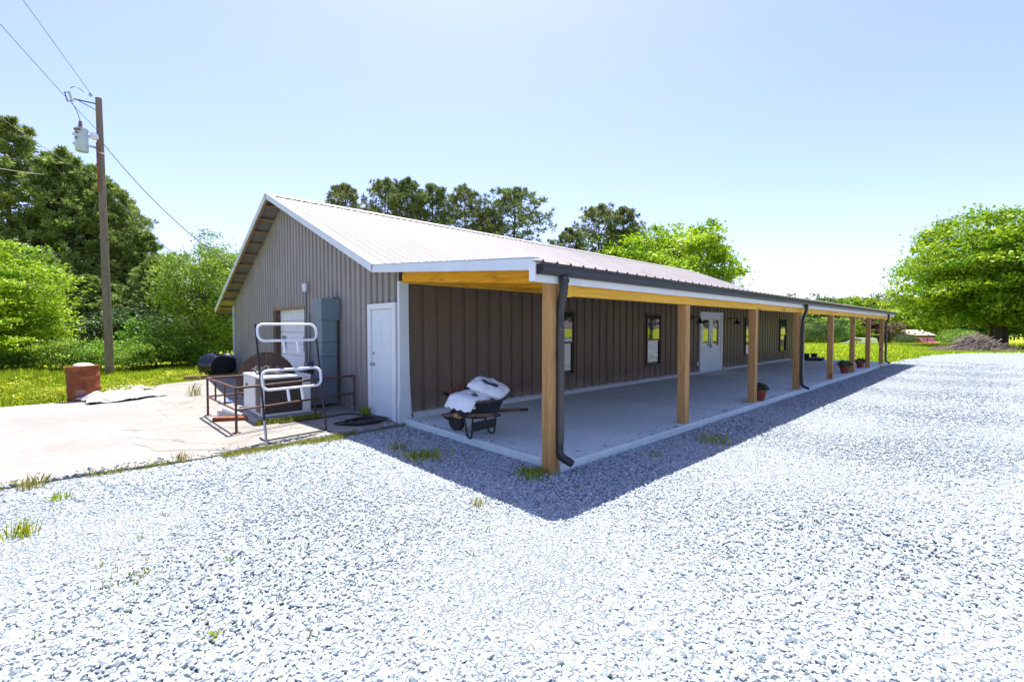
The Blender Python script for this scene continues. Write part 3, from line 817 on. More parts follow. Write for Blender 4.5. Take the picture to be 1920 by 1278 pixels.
b = MB(BO); b.box(GX - .03, GX + .16, 11.48, 14.06, 2.121, 2.17); b.build('lintel', M['oldwood'], gd)
b = MB(BO); b.add([(GX + .6, 11.4, 0), (GX + .6, 14.2, 0), (GX + .6, 14.2, 2.3), (GX + .6, 11.4, 2.3)], [(0, 1, 2, 3)]); b.build('inner_lining', M['gable'], gd)

# air duct, conduit and floodlight on the gable
dc = empty('air_duct', (0, 0, 0)); dc.parent = bld
zs = [.55, 1.06, 1.35, 1.80]
for a, c in zip(zs[:-1], zs[1:]):
    b = MB(BO); b.box(3.44, 3.75, 9.35, 9.80, a + .003, c - .003); b.build('duct_section', M['duct'], dc, bevel=.006)
b = MB(BO); b.box(3.437, 3.823, 9.347, 9.803, 1.80, 2.25); b.build('duct_head', M['duct'], dc, bevel=.006)
b = MB(BO); b.box(3.70, 3.822, 9.40, 9.76, 2.25, 2.285); b.build('flashing', M['duct'], dc)
b = MB(BO); b.box(3.15, 3.75, 9.37, 9.78, .12, .55); b.build('duct_base', M['duct'], dc, bevel=.01)
cd = empty('conduit', (0, 0, 0)); cd.parent = bld
b = MB(BO); b.tube([(3.78, 11.25, .2), (3.78, 11.25, 2.52)], .022); b.tube([(3.79, 11.08, .2), (3.79, 11.08, 2.0)], .016); b.build('pipe', M['duct'], cd, 40)
b = MB(BO); b.box(3.70, 3.815, 10.98, 11.2, .55, .85); b.build('junction_box', M['duct'], cd, bevel=.006)
for dy in (-.05, .05):
    b = MB(BO); b.lathe([(.025, 0), (.04, .05), (.045, .16), (.03, .19)], (3.76, 11.25 + dy, 2.50), 10); b.build('flood_lamp', M['tube'], cd, 40)

# ================================================================== THINGS
# barn lamps either side of the french doors
def wall_lamp(X, label):
    t = empty('wall_lamp', (X, WY - .03, 1.98), label, 'wall lamp', 'barn lamps by the porch doors')
    b = MB(); b.lathe([(.06, 0), (.06, .02), (.03, .03)], (0, 0, 0), 14, Matrix.Rotation(R(90), 3, 'X')); b.build('back_plate', M['blackmetal'], t, 40)
    b = MB(); b.tube(arc([(0, -.02, 0), (0, -.16, .03), (0, -.24, .03), (0, -.24, -.06)]), .012, 8); b.build('arm', M['blackmetal'], t, 40)
    b = MB(); b.lathe([(.03, -.02), (.035, -.07), (.07, -.12), (.15, -.19), (.145, -.19), (.06, -.125), (.02, -.08)], (0, -.24, 0), 20); b.build('shade', M['blackmetal'], t, 40)
wall_lamp(14.55, 'black barn lamp on the brown wall left of the white double doors')
wall_lamp(17.6, 'black barn lamp on the brown wall right of the white double doors')

# ---- wheelbarrow -------------------------------------------------
WBX, WBY, WBZ = 4.06, 5.12, .1
wb = empty('wheelbarrow', (WBX, WBY, WBZ), 'black wheelbarrow on the porch slab loaded with white bags', 'wheelbarrow', rz=R(4)); wb.scale = (.88, .88, .9)
b = MB(); tv = []
low = [(-.22, -.30), (.22, -.30), (.25, .10), (.13, .38), (-.13, .38), (-.25, .10)]
up_ = [(-.33, -.46), (.33, -.46), (.38, .12), (.22, .62), (-.22, .62), (-.38, .12)]
lz = [.33, .33, .31, .35, .35, .31]; uz = [.63, .63, .60, .66, .66, .60]
def ring(f):
    o = []
    for (l, u, a, c) in zip(low, up_, lz, uz): o.append((l[0] + (u[0] - l[0]) * f, l[1] + (u[1] - l[1]) * f, a + (c - a) * f))
    o2 = []
    n = len(o)
    for i in range(n):
        p, q, r_ = Vector(o[i - 1]), Vector(o[i]), Vector(o[(i + 1) % n])
        o2 += [q + (p - q) * .22, q * .8 + p * .1 + r_ * .1, q + (r_ - q) * .22]
    return o2
rings = [ring(f) for f in (0, .5, 1)]; n = len(rings[0])
lip = [Vector((p.x * 1.05, p.y * 1.04 + .005, p.z - .005)) for p in rings[2]]; lip2 = [Vector((p.x * 1.05, p.y * 1.04 + .005, p.z - .03)) for p in rings[2]]
inn = [Vector((p.x * .97, p.y * .97, p.z)) for p in rings[2]]; inn0 = [Vector((p.x * .95, p.y * .95, p.z + .015)) for p in rings[0]]
allr = [inn0, inn, rings[2], lip, lip2]
vs = [p for r_ in (rings[0], rings[1], rings[2]) for p in r_]
b.add(vs, [(i * n + k, i * n + (k + 1) % n, (i + 1) * n + (k + 1) % n, (i + 1) * n + k) for i in range(2) for k in range(n)] + [tuple(range(n - 1, -1, -1))])
vs = [p for r_ in allr for p in r_]
b.add(vs, [(i * n + k, i * n + (k + 1) % n, (i + 1) * n + (k + 1) % n, (i + 1) * n + k) for i in range(4) for k in range(n)] + [tuple(range(n))])
tray = b.build('tray', M['black'], wb, 50)
for s in (-1, 1):
    b = MB(); b.bar((s * .16, .66, .26), (s * .30, -.72, .46), .04, .05); b.build('handle_bar', M['greywood'], wb, bevel=.005)
    b = MB(); b.tube([(s * .30, -.70, .457), (s * .312, -.84, .478)], .024, 10); b.build('grip', M['rubber'], wb, 40)
    b = MB(); b.tube(arc([(s * .22, .06, .33), (s * .235, -.05, .015), (s * .25, -.16, .015), (s * .26, -.20, .36)], 5), .016, 8); b.build('leg', M['blackmetal'], wb, 40)
    b = MB(); b.bar((s * .165, .64, .245), (s * .06, .64, .18), .01, .03); b.build('axle_bracket', M['blackmetal'], wb)
    b = MB(); b.obox((s * .2, .22, .315), .05, .16, .07); b.build('riser', M['post'], wb, bevel=.004)
b = MB(); b.box(-.24, .24, -.205, -.19, .13, .27); b.build('cross_brace', M['blackmetal'], wb)
b = MB(); b.bar((-.17, .69, .26), (.17, .69, .26), .03, .035); b.build('nose_guard', M['blackmetal'], wb)
whl = empty('wheel', (0, .50, .19)); whl.parent = wb
ry = Matrix.Rotation(R(90), 3, 'Y')
b = MB(); b.lathe([(.12, -.04), (.15, -.05), (.18, -.038), (.19, 0), (.18, .038), (.15, .05), (.12, .04)], (0, 0, 0), 28, ry); b.build('tyre', M['rubber'], whl, 50)
b = MB(); b.lathe([(.0, -.03), (.05, -.035), (.06, -.015), (.115, -.02), (.125, -.04), (.125, .04), (.115, .02), (.06, .015), (.05, .035), (0, .03)], (0, 0, 0), 20, ry); b.build('rim', M['blackmetal'], whl, 40)
# oval emblem and sticker on the tray's left flank
def flank(f, t):
    """point on the left flank between the rear and the front corner; f upwards, t along"""
    a = Vector(low[0]).to_3d(); a.z = lz[0]; c = Vector(up_[0]).to_3d(); c.z = uz[0]
    a2 = Vector(low[5]).to_3d(); a2.z = lz[5]; c2 = Vector(up_[5]).to_3d(); c2.z = uz[5]
    p = a + (c - a) * f; q = a2 + (c2 - a2) * f
    return p + (q - p) * t
nf = (flank(0, .5) - flank(1, .5)).cross(flank(.5, 1) - flank(.5, 0)).normalized(); nf = nf if nf.x < 0 else -nf
pts = [flank(.62 + .17 * math.sin(t), .80 + .13 * math.cos(t)) + nf * .007 for t in np.linspace(0, 2 * math.pi, 25)[:-1]]
b = MB(); b.tube(pts, .005, 5, closed=True)
sw = [flank(.62 + .07 * math.sin(t * 3.1), .71 + .18 * t) + nf * .007 for t in np.linspace(0, 1, 22)]
b.tube(sw, .0055, 5); b.build('emblem', M['green'], tray)
b = MB(); q = [flank(.56, .17) + nf * .006, flank(.56, .29) + nf * .006, flank(.74, .29) + nf * .006, flank(.74, .17) + nf * .006]; b.prism(q, nf * .002); b.build('sticker', M['rimwhite'], tray)

def pillow(L_, W_, H_, seed, bend=0, sag=0, flap=0):
    """a filled plastic sack with pinched ends and creases"""
    r = np.random.default_rng(seed); nu, nv = 26, 18; vs = []; fs = []
    ph = r.uniform(0, 6, 8)
    for side in (1, -1):
        for i in range(nu + 1):
            for j in range(nv + 1):
                u = i / nu * 2 - 1; v = j / nv * 2 - 1
                pin = (1 - abs(u) ** 3.2) ** .55 * (1 - abs(v) ** 3.0) ** .55
                x = u * L_ / 2 * (1 - .05 * v * v) ; y_ = v * W_ / 2 * (1 - .10 * u * u)
                z = side * H_ / 2 * pin
                z += pin * H_ * .045 * (math.sin(7 * u + 4 * v + ph[0]) + math.sin(11 * u - 9 * v + ph[1]) * .6 + math.sin(17 * v + ph[2]) * .4)
                z += (1 - pin) * .012 * math.sin(13 * (u + v) + ph[3])
                z += -bend * u * u - sag * v * v - flap * max(0, v - .7)
                vs.append((x, y_, z))
    K = (nu + 1) * (nv + 1)
    for s_ in range(2):
        for i in range(nu):
            for j in range(nv):
                a = s_ * K + i * (nv + 1) + j; q = (a, a + nv + 1, a + nv + 2, a + 1)
                fs.append(q if s_ == 0 else q[::-1])
    return vs, fs
def place(vs, loc, rx, ry_, rz):
    m = Matrix.Translation(loc) @ Matrix.Rotation(rz, 4, 'Z') @ Matrix.Rotation(ry_, 4, 'Y') @ Matrix.Rotation(rx, 4, 'X')
    return [m @ Vector(v) for v in vs], m
def sack(name, label, L_, W_, H_, seed, loc, rx, ry_, rz, prints, **kw):
    t = empty(name, loc, label, 'bag')
    vs, fs = pillow(L_, W_, H_, seed, **kw)
    pv, m = place(vs, (0, 0, 0), rx, ry_, rz)
    b = MB(); b.add(pv, fs); b.build('sack', M['bag'], t, 60)
    nv = 18; nu = 26
    for (u0, u1, v0, v1, mt) in prints:
        b = MB(); q = []; nn = 8; mm = 4
        for i in range(nn + 1):
            for j in range(mm + 1):
                u = u0 + (u1 - u0) * i / nn; v = v0 + (v1 - v0) * j / mm
                fi = (u + 1) / 2 * nu; fj = (v + 1) / 2 * nv; i0 = min(int(fi), nu - 1); j0 = min(int(fj), nv - 1); a = fi - i0; c = fj - j0
                g_ = lambda ii, jj: pv[ii * (nv + 1) + jj]
                p = g_(i0, j0) * (1 - a) * (1 - c) + g_(i0 + 1, j0) * a * (1 - c) + g_(i0, j0 + 1) * (1 - a) * c + g_(i0 + 1, j0 + 1) * a * c
                q.append(p + (m.to_3x3() @ Vector((0, 0, 1))) * .013)
        b.add(q, [(i * (mm + 1) + j, (i + 1) * (mm + 1) + j, (i + 1) * (mm + 1) + j + 1, i * (mm + 1) + j + 1) for i in range(nn) for j in range(mm)])
        b.build('print', M[mt], t)
    return t
sack('fertilizer_bag', 'white plastic bag lying flat in the wheelbarrow, slumped over its near rim', .60, .65, .14, 4, (WBX - .10, WBY - .04, WBZ + .585), R(-4), R(-2), R(92),
     [(-.78, -.45, .28, .46, 'bagprint'), (-.5, -.1, .1, .16, 'teal'), (-.42, -.15, -.02, .03, 'teal')], sag=.02, bend=.015, flap=.35)
sack('fertilizer_bag', 'plump white bag with dark printed band, tilted on top of the wheelbarrow load', .56, .36, .21, 9, (WBX + .06, WBY - .20, WBZ + .70), R(14), R(16), R(-66),
     [(-.3, .6, -.5, -.2, 'bagprint'), (-.2, .2, -.08, -.02, 'teal')])
b = MB((WBX, WBY, WBZ)); r = np.random.default_rng(3); nn = 22; vs = []
for i in range(nn + 1):
    for j in range(nn + 1):
        u = i / nn * 2 - 1; v = j / nn * 2 - 1; rr = math.hypot(u, v); k = max(0, 1 - rr ** 2)
        vs.append((WBX + .26 * u, WBY + .28 + .26 * v, WBZ + .60 + .12 * k + r.normal(0, .008)))
b.add(vs, [(i * (nn + 1) + j, (i + 1) * (nn + 1) + j, (i + 1) * (nn + 1) + j + 1, i * (nn + 1) + j + 1) for i in range(nn) for j in range(nn)])
tag(b.build('mulch_heap', M['mulch']), 'dark brown mulch heaped in the front of the wheelbarrow tray', 'mulch')

# ---- flower pots -------------------------------------------------
def leaves_np(c, size, r, flat=0.0, asp=.55, up=0.0):
    """diamond leaves (N,4,3) at centres c with random orientation"""
    n = len(c); d = r.normal(size=(n, 3)); d[:, 2] *= (1 - flat * .6); d /= np.linalg.norm(d, axis=1)[:, None]
    q = r.normal(size=(n, 3)); q[:, 2] *= (1 - up); q -= (q * d).sum(1)[:, None] * d; q /= np.linalg.norm(q, axis=1)[:, None]
    nn = np.cross(d, q); s = np.asarray(size).reshape(-1, 1) * np.ones((n, 1))
    a = c - d * s * .5; e = c + d * s * .5; m = c + d * s * .05
    l = m + q * s * asp * .5 + nn * s * .1; k = m - q * s * asp * .5 + nn * s * .1
    return np.stack([a, l, e, k], 1)
def pot(X, Y, scale, label, seed, bushy):
    t = empty('flower_pot', (X, Y, .1), label, 'flower pot', 'terracotta pots along the porch')
    s = scale
    b = MB(); b.lathe([(.0, 0), (.115 * s, 0), (.165 * s, .24 * s), (.185 * s, .24 * s), (.19 * s, .30 * s), (.17 * s, .30 * s), (.16 * s, .27 * s), (0, .265 * s)], (0, 0, 0), 24); b.build('pot', M['terra'], t, 40)
    b = MB(); b.lathe([(.155 * s, .27 * s), (.1 * s, .285 * s), (0, .29 * s)], (0, 0, 0), 16); b.build('soil', M['soil'], t, 60)
    r = np.random.default_rng(seed); n = 420
    d = r.normal(size=(n, 3)); d /= np.linalg.norm(d, axis=1)[:, None]; d[:, 2] = np.abs(d[:, 2])
    c = d * (r.uniform(.3, 1, n) ** .5)[:, None] * np.array([.25, .25, .20]) * s * bushy + np.array([0, 0, .30 * s])
    me = np_mesh('foliage', leaves_np(c, r.uniform(.035, .075, n) * s, r), 4, M['herb'], r.uniform(0, 1, n)); obj('foliage', me, t)
pot(10.42, 3.48, .8, 'terracotta pot with grey-green plant tucked behind the third porch post', 1, .9)
pot(18.85, 3.62, .86, 'largest terracotta pot, bushy dark plant in front of a far porch post', 2, 1.1)
pot(21.75, 3.68, .78, 'terracotta pot with rounded dark plant, farthest along the porch', 3, .95)

# ---- dark pallet with pots at the far corner of the porch ---------
pl = empty('pallet', (25.3, 6.2, .1), 'dark low pallet at the far end of the porch slab', 'pallet', rz=R(8))
for i in range(5):
    b = MB(); b.box(-.6, .6, -.5 + i * .22, -.5 + i * .22 + .15, .11, .13); b.build('slat', M['pallet'], pl)
for xx in (-.55, 0, .5):
    b = MB(); b.box(xx, xx + .06, -.5, .53, 0, .108); b.build('runner', M['pallet'], pl)
for i, (dx, dy) in enumerate(((-.35, .1), (.05, .2), (.4, -.05))):
    b = MB((25.3 + dx, 6.2 + dy, .232)); b.lathe([(.11, 0), (.14, .15), (.15, .15), (.15, .17), (.13, .17), (.1, .03), (0, .03)], (25.3 + dx, 6.2 + dy, .232), 14)
    tag(b.build('nursery_pot', M['black'], None, 40), ['black nursery pot on the dark pallet, nearest the building wall', 'middle black nursery pot on the dark pallet', 'black nursery pot on the dark pallet, nearest the porch posts'][i], 'pot', 'nursery pots on the pallet')
b = MB((31, 8.2, 0)); b.prism([(30.9, 8.3, -.02), (31.3, 8.0, -.02), (31.15, 8.1, 1.0), (30.95, 8.25, 1.0)], (.05, .06, 0))
tag(b.build('leaning_board', M['beam_y']), 'olive yellow board standing on the lawn past the building corner', 'board')

# ---- air conditioner ----------------------------------------------
ac = empty('air_conditioner', (2.53, 9.16, .1), 'old white air conditioner condenser with brown grille beside the railing', 'air conditioner')
AO = (2.53, 9.16, .1); ax0, ax1, ay0, ay1, az1 = 2.13, 2.94, 8.56, 9.78, .80
b = MB(AO); t = .05
b.box(ax0 + .03, ax1 - .03, ay0 + .035, ay1 - .03, .13, az1 - .05); b.build('core', M['blackmetal'], ac)
b = MB(AO)
for (xx, yy) in ((ax0, ay0), (ax1 - t, ay0), (ax0, ay1 - t), (ax1 - t, ay1 - t)): b.box(xx, xx + t, yy, yy + t, .12, az1 - .04)
b.box(ax0 + t, ax1 - t, ay0 + .002, ay0 + t, .12, .16); b.box(ax0 + .002, ax0 + t, ay0 + t, ay1 - t, .12, .16)
b.build('frame', M['ac'], ac, bevel=.004)
b = MB(AO); b.box(ax0 + .004, ax0 + .03, ay0 + .42, ay1 - t, .162, az1 - .042); b.build('side_panel', M['ac'], ac, bevel=.004)
b = MB(AO); b.box(ax1 - .14, ax1 - .05, ay0 + .004, ay0 + .03, .162, az1 - .042); b.build('service_panel', M['ac'], ac, bevel=.004)
b = MB(AO); z = .165
while z < az1 - .07:
    b.obox(((ax0 + ax1 - .09) / 2, ay0 + .016, z + .009), ax1 - ax0 - .20, .022, .008, Matrix.Rotation(R(-28), 3, 'X')); z += .0215
b.build('grille', M['grille'], ac)
b = MB(AO); z = .165
while z < az1 - .07:
    b.obox((ax0 + .016, ay0 + .235, z + .009), .022, .36, .008, Matrix.Rotation(R(28), 3, 'Y')); z += .0215
b.build('grille', M['oldgrille'] if 'oldgrille' in M else mat('tan_grille', (.36, .28, .2), .6, .2, 20), ac)
b = MB(AO); b.box(ax0 - .01, ax1 + .01, ay0 - .012, ay1 + .01, az1 - .04, az1); b.build('top', M['ac'], ac, bevel=.008)
b = MB(AO); b.lathe([(.33, 0), (.33, .018), (.30, .018), (.30, .004)], ((ax0 + ax1) / 2, (ay0 + ay1) / 2, az1 + .001), 30)
b.build('fan_ring', M['blackmetal'], ac, 40)
b = MB(AO); b.lathe([(.29, .003), (.0, .004)], ((ax0 + ax1) / 2, (ay0 + ay1) / 2, az1), 30); b.build('fan_opening', M['black'], ac)
b = MB(AO)
for k in range(6):
    b.tube([((ax0 + ax1) / 2 + (.05 + .05 * k) * math.cos(t_), (ay0 + ay1) / 2 + (.05 + .05 * k) * math.sin(t_), az1 + .022) for t_ in np.linspace(0, 2 * math.pi, 25)[:-1]], .003, 4, closed=True)
b.build('fan_guard', M['blackmetal'], ac)
b = MB(AO); b.box(ax0 - .005, ax0 + .004, ay1 - .28, ay1 - .24, .56, .62); b.box(ax0 - .005, ax0 + .004, ay1 - .2, ay1 - .17, .54, .62); b.build('louver_slot', M['black'], ac)
b = MB((2.53, 9.16, 0)); b.box(ax0 - .12, ax1 + .14, ay0 - .13, ay1 + .12, .0, .115)
tag(b.build('equipment_pad', M['pad'], bevel=.02), 'grey concrete pad under the air conditioner', 'pad')
b = MB((2.5, 9.6, az1 + .02)); r = np.random.default_rng(8)
for k in range(9):
    c = Vector((2.35 + r.uniform(-.1, .45), 9.45 + r.uniform(-.1, .25), az1 + .03 + r.uniform(0, .06))); ra = r.uniform(.06, .16)
    b.tube([c + Vector((ra * math.cos(t_), ra * .8 * math.sin(t_), .05 * math.sin(2 * t_ + k))) for t_ in np.linspace(0, 5.8, 20)], .006, 5)
tag(b.build('tangled_cable', M['wire']), 'tangle of grey cable lying on top of the air conditioner', 'cable')
b = MB((2.8, 9.9, az1)); b.box(2.62, 2.9, 9.62, 9.77, az1 + .004, az1 + .06); tag(b.build('toolbox', M['red'], bevel=.01), 'small red case on the back of the air conditioner', 'case')

# ---- cable reel behind the air conditioner ------------------------
RC = Vector((2.78, 10.75, .57)); RR = .54
rl = empty('cable_reel', (RC.x, RC.y, .03), 'big round wooden cable reel standing behind the air conditioner', 'cable reel')
fdir = Vector((.25, .97, 0)).normalized(); sdir = Vector((.97, -.25, 0)); udir = Vector((0, 0, 1)); org = (RC.x, RC.y, .03)
for off in (-.26, .26):
    n = 8; wdt = 2 * RR / n
    for i in range(n):
        a = -RR + i * wdt + .004; c = a + wdt - .008; poly = []
        m = 6
        for k in range(m + 1): s_ = a + (c - a) * k / m; poly.append(RC + sdir * s_ + udir * math.sqrt(max(RR ** 2 - s_ ** 2, .0001)) + fdir * off)
        for k in range(m, -1, -1): s_ = a + (c - a) * k / m; poly.append(RC + sdir * s_ - udir * math.sqrt(max(RR ** 2 - s_ ** 2, .0001)) + fdir * off)
        b = MB(org); b.prism(poly, fdir * .045); b.build('plank', M['greywood'], rl)
b = MB(org); rm = Matrix((sdir, udir, fdir)).transposed(); b.lathe([(.25, -.2), (.25, .25)], RC, 20, rm); b.build('drum', M['greywood'], rl)
b = MB(org); b.lathe([(.07, -.275), (.07, -.262)], RC, 16, rm); b.build('hub_hole', M['black'], rl)
b = MB(org); b.tube([RC + sdir * RR * 1.0 * math.cos(t_) + udir * RR * math.sin(t_) + fdir * -.238 for t_ in np.linspace(0, 2 * math.pi, 41)[:-1]], .012, 5, closed=True); b.build('steel_band', M['blackmetal'], rl)

# ---- rusty pipe railing -------------------------------------------
rg = empty('pipe_railing', (1.63, 8.0, .03), 'low rusty brown pipe railing around the air conditioner', 'railing')
RO = (1.63, 8.0, .03); A = (1.63, 7.98); B_ = (1.58, 9.95); D = (3.76, 8.55); E_ = (3.72, 10.12)
zt_, zm_ = .72, .38
def rpart(nm, a, c, r_=.017):
    b = MB(RO); b.tube([a, c], r_, 8); b.build(nm, M['rail'], rg, 40)
for (p, q) in ((A, B_), (A, D), (B_, E_)):
    rpart('top_rail', (p[0], p[1], zt_), (q[0], q[1], zt_), .02); rpart('mid_rail', (p[0], p[1], zm_), (q[0], q[1], zm_), .017)
for p in (A, B_, D, (2.95, 8.36)): rpart('post', (p[0], p[1], .03), (p[0], p[1], zt_), .019)
for f_ in (.35, .68):
    rpart('baluster', (A[0] + (B_[0] - A[0]) * f_, A[1] + (B_[1] - A[1]) * f_, zm_), (A[0] + (B_[0] - A[0]) * f_, A[1] + (B_[1] - A[1]) * f_, zt_), .014)
for (p, d) in ((A, (0, .11)), (A, (.11, .02)), (B_, (0, -.11)), (D, (-.11, -.02))):
    for zz_ in (zt_, zm_): rpart('gusset', (p[0], p[1], zz_ - .12), (p[0] + d[0], p[1] + d[1], zz_), .006)
for p in (A, B_):
    b = MB(RO); b.box(p[0] - .05, p[0] + .05, p[1] - .05, p[1] + .05, .032, .042); b.build('base_plate', M['rail'], rg)
# scrap inside the railing
b = MB((1.75, 9.4, .03)); b.bar((1.55, 9.25, .07), (2.05, 9.0, .06), .14, .06); b.bar((1.7, 9.1, .045), (2.1, 9.35, .06), .05, .05); tag(b.build('scrap_channel', M['rust']), 'rust orange steel scrap lying at the foot of the railing', 'scrap metal')
b = MB((1.8, 9.7, .03)); b.box(1.68, 2.02, 9.55, 9.7, .036, .16); tag(b.build('wood_block', M['foam'], bevel=.006), 'pale concrete block inside the railing corner', 'block')
b = MB((1.75, 9.4, .1)); b.tube([(1.74, 9.5, .2), (1.95, 9.12, .1)], .035, 12); tag(b.build('white_pipe', M['tube'], None, 40), 'short white pipe lying over the scrap inside the railing', 'pipe')
b = MB((2.0, 11.3, .03)); r = np.random.default_rng(2)
vs = [(2.0 + i * .06 + r.normal(0, .01), 11.2 + j * .06 + r.normal(0, .01), .045 + abs(r.normal(0, .03))) for i in range(5) for j in range(5)]
b.add(vs, [(i * 5 + j, i * 5 + 5 + j, i * 5 + 6 + j, i * 5 + 1 + j) for i in range(4) for j in range(4)]); tag(b.build('plastic_scrap', M['blue']), 'crumpled scrap of blue plastic on the shaded concrete', 'scrap')

# ---- black display rack with white tube loops ----------------------
SL = Vector((1.81, 7.06, .035)); SR = Vector((2.69, 7.16, .035))
rk = empty('display_rack', tuple((SL + SR) / 2), 'tall black rack with two white rounded tube loops and pegs', 'rack')
KO = tuple((SL + SR) / 2); ex = (SR - SL).normalized(); back = Vector((-ex.y, ex.x, 0)); ez = (Vector((0, 0, 1)) * 1.0 + back * .20).normalized()
H_ = 1.70
def rp(s, h, f=0):   # rack plane: s along the base, h up the lean, f to the front
    return SL + ex * s + ez * h - back * f
Wd = (SR - SL).length
def rkpart(nm, pts, r_, m, n=8, closed=False):
    b = MB(KO); b.tube(pts, r_, n, closed=closed); return b.build(nm, M[m], rk, 40)
rkpart('upright', [rp(0, 0), rp(.0, H_)], .016, 'blackmetal'); rkpart('upright', [rp(Wd, 0), rp(Wd - .0, H_)], .016, 'blackmetal')
rkpart('base_bar', [rp(0, .02), rp(Wd, .02)], .013, 'blackmetal')
for s_ in (0, Wd): rkpart('foot', [rp(s_, .0) - back * .14, rp(s_, .0), rp(s_, .02) + back * .22], .013, 'blackmetal')
rkpart('lower_sleeve', [rp(0, 0), rp(0, .3)], .019, 'steel')
def loop(s0, s1, h0, h1, tilt, rad=.09):
    c = []
    for (cx_, cy_, a0) in ((s1 - rad, h1 - rad, 0), (s0 + rad, h1 - rad, 90), (s0 + rad, h0 + rad, 180), (s1 - rad, h0 + rad, 270)):
        for k in range(7):
            t_ = R(a0 + 15 * k); c.append((cx_ + rad * math.cos(t_), cy_ + rad * math.sin(t_)))
    hm = (h0 + h1) / 2
    return [rp(a, hm, .03) + (Vector((0, 0, 1)) * math.cos(tilt) - back * math.sin(tilt)) * (c_ - hm) for (a, c_) in c]
def loopset(h0, h1, tilt):
    lp = rkpart('tube_loop', loop(.01, Wd - .01, h0, h1, tilt), .019, 'tube', 10, True)
    hm = (h0 + h1) / 2
    for s_ in (Wd * .40, Wd * .63):
        p = rp(s_, hm, .03) + (Vector((0, 0, 1)) * math.cos(tilt) - back * math.sin(tilt)) * (h0 - hm)
        b = MB(KO); b.tube([p, p - back * .03 + ex * .012 - Vector((0, 0, .19))], .02, 10); b.build('peg', M['tube'], lp, 40)
loopset(1.45, 1.70, R(-14)); loopset(.73, 1.01, R(-8))

# ---- hose coil ------------------------------------------------------
b = MB((3.4, 7.4, .04)); r = np.random.default_rng(5)
for k in range(6):
    ra = .17 + .022 * k; c = Vector((3.42 + r.normal(0, .02), 7.38 + r.normal(0, .02), .05 + .012 * (k % 3)))
    b.tube([c + Vector((ra * 1.35 * math.cos(t_ + k), ra * .95 * math.sin(t_ + k), .008 * math.sin(3 * t_))) for t_ in np.linspace(0, 2 * math.pi, 33)[:-1]], .012, 6, closed=True)
b.tube(arc([(3.3, 7.55, .05), (2.95, 7.6, .05), (3.0, 7.4, .05), (3.3, 7.2, .05), (3.55, 7.15, .05)], 6), .012, 6)
b.tube(arc([(3.6, 7.45, .05), (3.7, 7.8, .05), (3.55, 8.3, .05), (3.1, 8.2, .05), (2.3, 8.2, .05)], 6), .011, 6)
tag(b.build('hose_coil', M['hose'], None, 50), 'coiled black hose on the concrete by the white walk door', 'hose')

# ---- rusty barrel, tarp, drums --------------------------------------
bx_, by_ = -.10, 14.1
br = empty('rusty_barrel', (bx_, by_, .0), 'open rust red steel barrel at the edge of the concrete', 'barrel'); br.rotation_euler = (R(-2.5), R(-2), 0); br.scale = (.93, .93, .95)
b = MB(); prof = [(.0, .02), (.30, .02), (.305, .0), (.305, .25)]
for zc in (.30, .58): prof += [(.305, zc - .02), (.313, zc - .006), (.313, zc + .006), (.305, zc + .02)]
prof += [(.305, .80), (.315, .815), (.315, .83), (.298, .83), (.295, .80), (.29, .1), (0, .1)]
b.lathe(prof, (0, 0, 0), 32); b.build('drum', M['rust'], br, 40)
b = MB(); b.lathe([(.318, .81), (.326, .82), (.318, .83)], (0, 0, 0), 32); b.build('rim', M['rust'], br, 50)
vs = []
for i in range(5):
    for j in range(4):
        th = R(-118 + i * 9); vs.append((.309 * math.cos(th), .309 * math.sin(th), .14 + j * .045))
b = MB(); b.add(vs, [(i * 4 + j, i * 4 + 4 + j, i * 4 + 5 + j, i * 4 + 1 + j) for i in range(4) for j in range(3)]); b.build('faded_label', mat('faded_label', (.3, .22, .19), .7, .3, 9, dirt=(.2, .06, .025), dirt_pos=(.4, .6), dscale=14), br)
vs, fs = pillow(.34, .26, .14, 5); pv, _ = place(vs, (bx_ + .02, by_ + .02, .775), R(10), R(5), R(40)); b = MB((bx_, by_, .8)); b.add(pv, fs); tag(b.build('trash_bag', M['bag'], None, 60), 'white plastic bag poking out of the rusty barrel', 'bag')
def tarp(cx_, cy_, L_, W_, H_, rz, seed, label, name):
    r = np.random.default_rng(seed); nu, nv = 44, 22; vs = []; ph = r.uniform(0, 6, 10); b = MB((cx_, cy_, .03))
    for i in range(nu + 1):
        for j in range(nv + 1):
            u = i / nu * 2 - 1; v = j / nv * 2 - 1
            e = max(0, 1 - max(abs(u), abs(v)) ** 4)
            h = abs(math.sin(2.2 * u + 1.3 * v + ph[0])) * .5 + abs(math.sin(4.7 * u - 2.9 * v + ph[1])) * .35 + abs(math.sin(9 * u + 6 * v + ph[2])) * .18 + abs(math.sin(5 * v + 3 * u + ph[3])) * .3
            x_ = u * L_ / 2 * (1 + .1 * math.sin(3 * v + ph[4])); y_ = v * W_ / 2 * (1 + .16 * math.sin(4 * u + ph[5]) + .06 * math.sin(11 * u))
            vs.append((cx_ + x_ * math.cos(rz) - y_ * math.sin(rz), cy_ + x_ * math.sin(rz) + y_ * math.cos(rz), .038 + H_ * h * (.25 + .75 * e) * .8 + r.normal(0, .004)))
    b.add(vs, [(i * (nv + 1) + j, (i + 1) * (nv + 1) + j, (i + 1) * (nv + 1) + j + 1, i * (nv + 1) + j + 1) for i in range(nu) for j in range(nv)])
    tag(b.build(name, M['tarp']), label, 'tarp')
tarp(.52, 13.62, 1.35, .95, .22, R(22), 4, 'crumpled white plastic sheet on the concrete beside the rusty barrel', 'crumpled_sheet')
tarp(.75, 15.3, .85, .5, .14, R(20), 9, 'small white plastic sheet lying in the grass behind the barrel', 'crumpled_sheet')
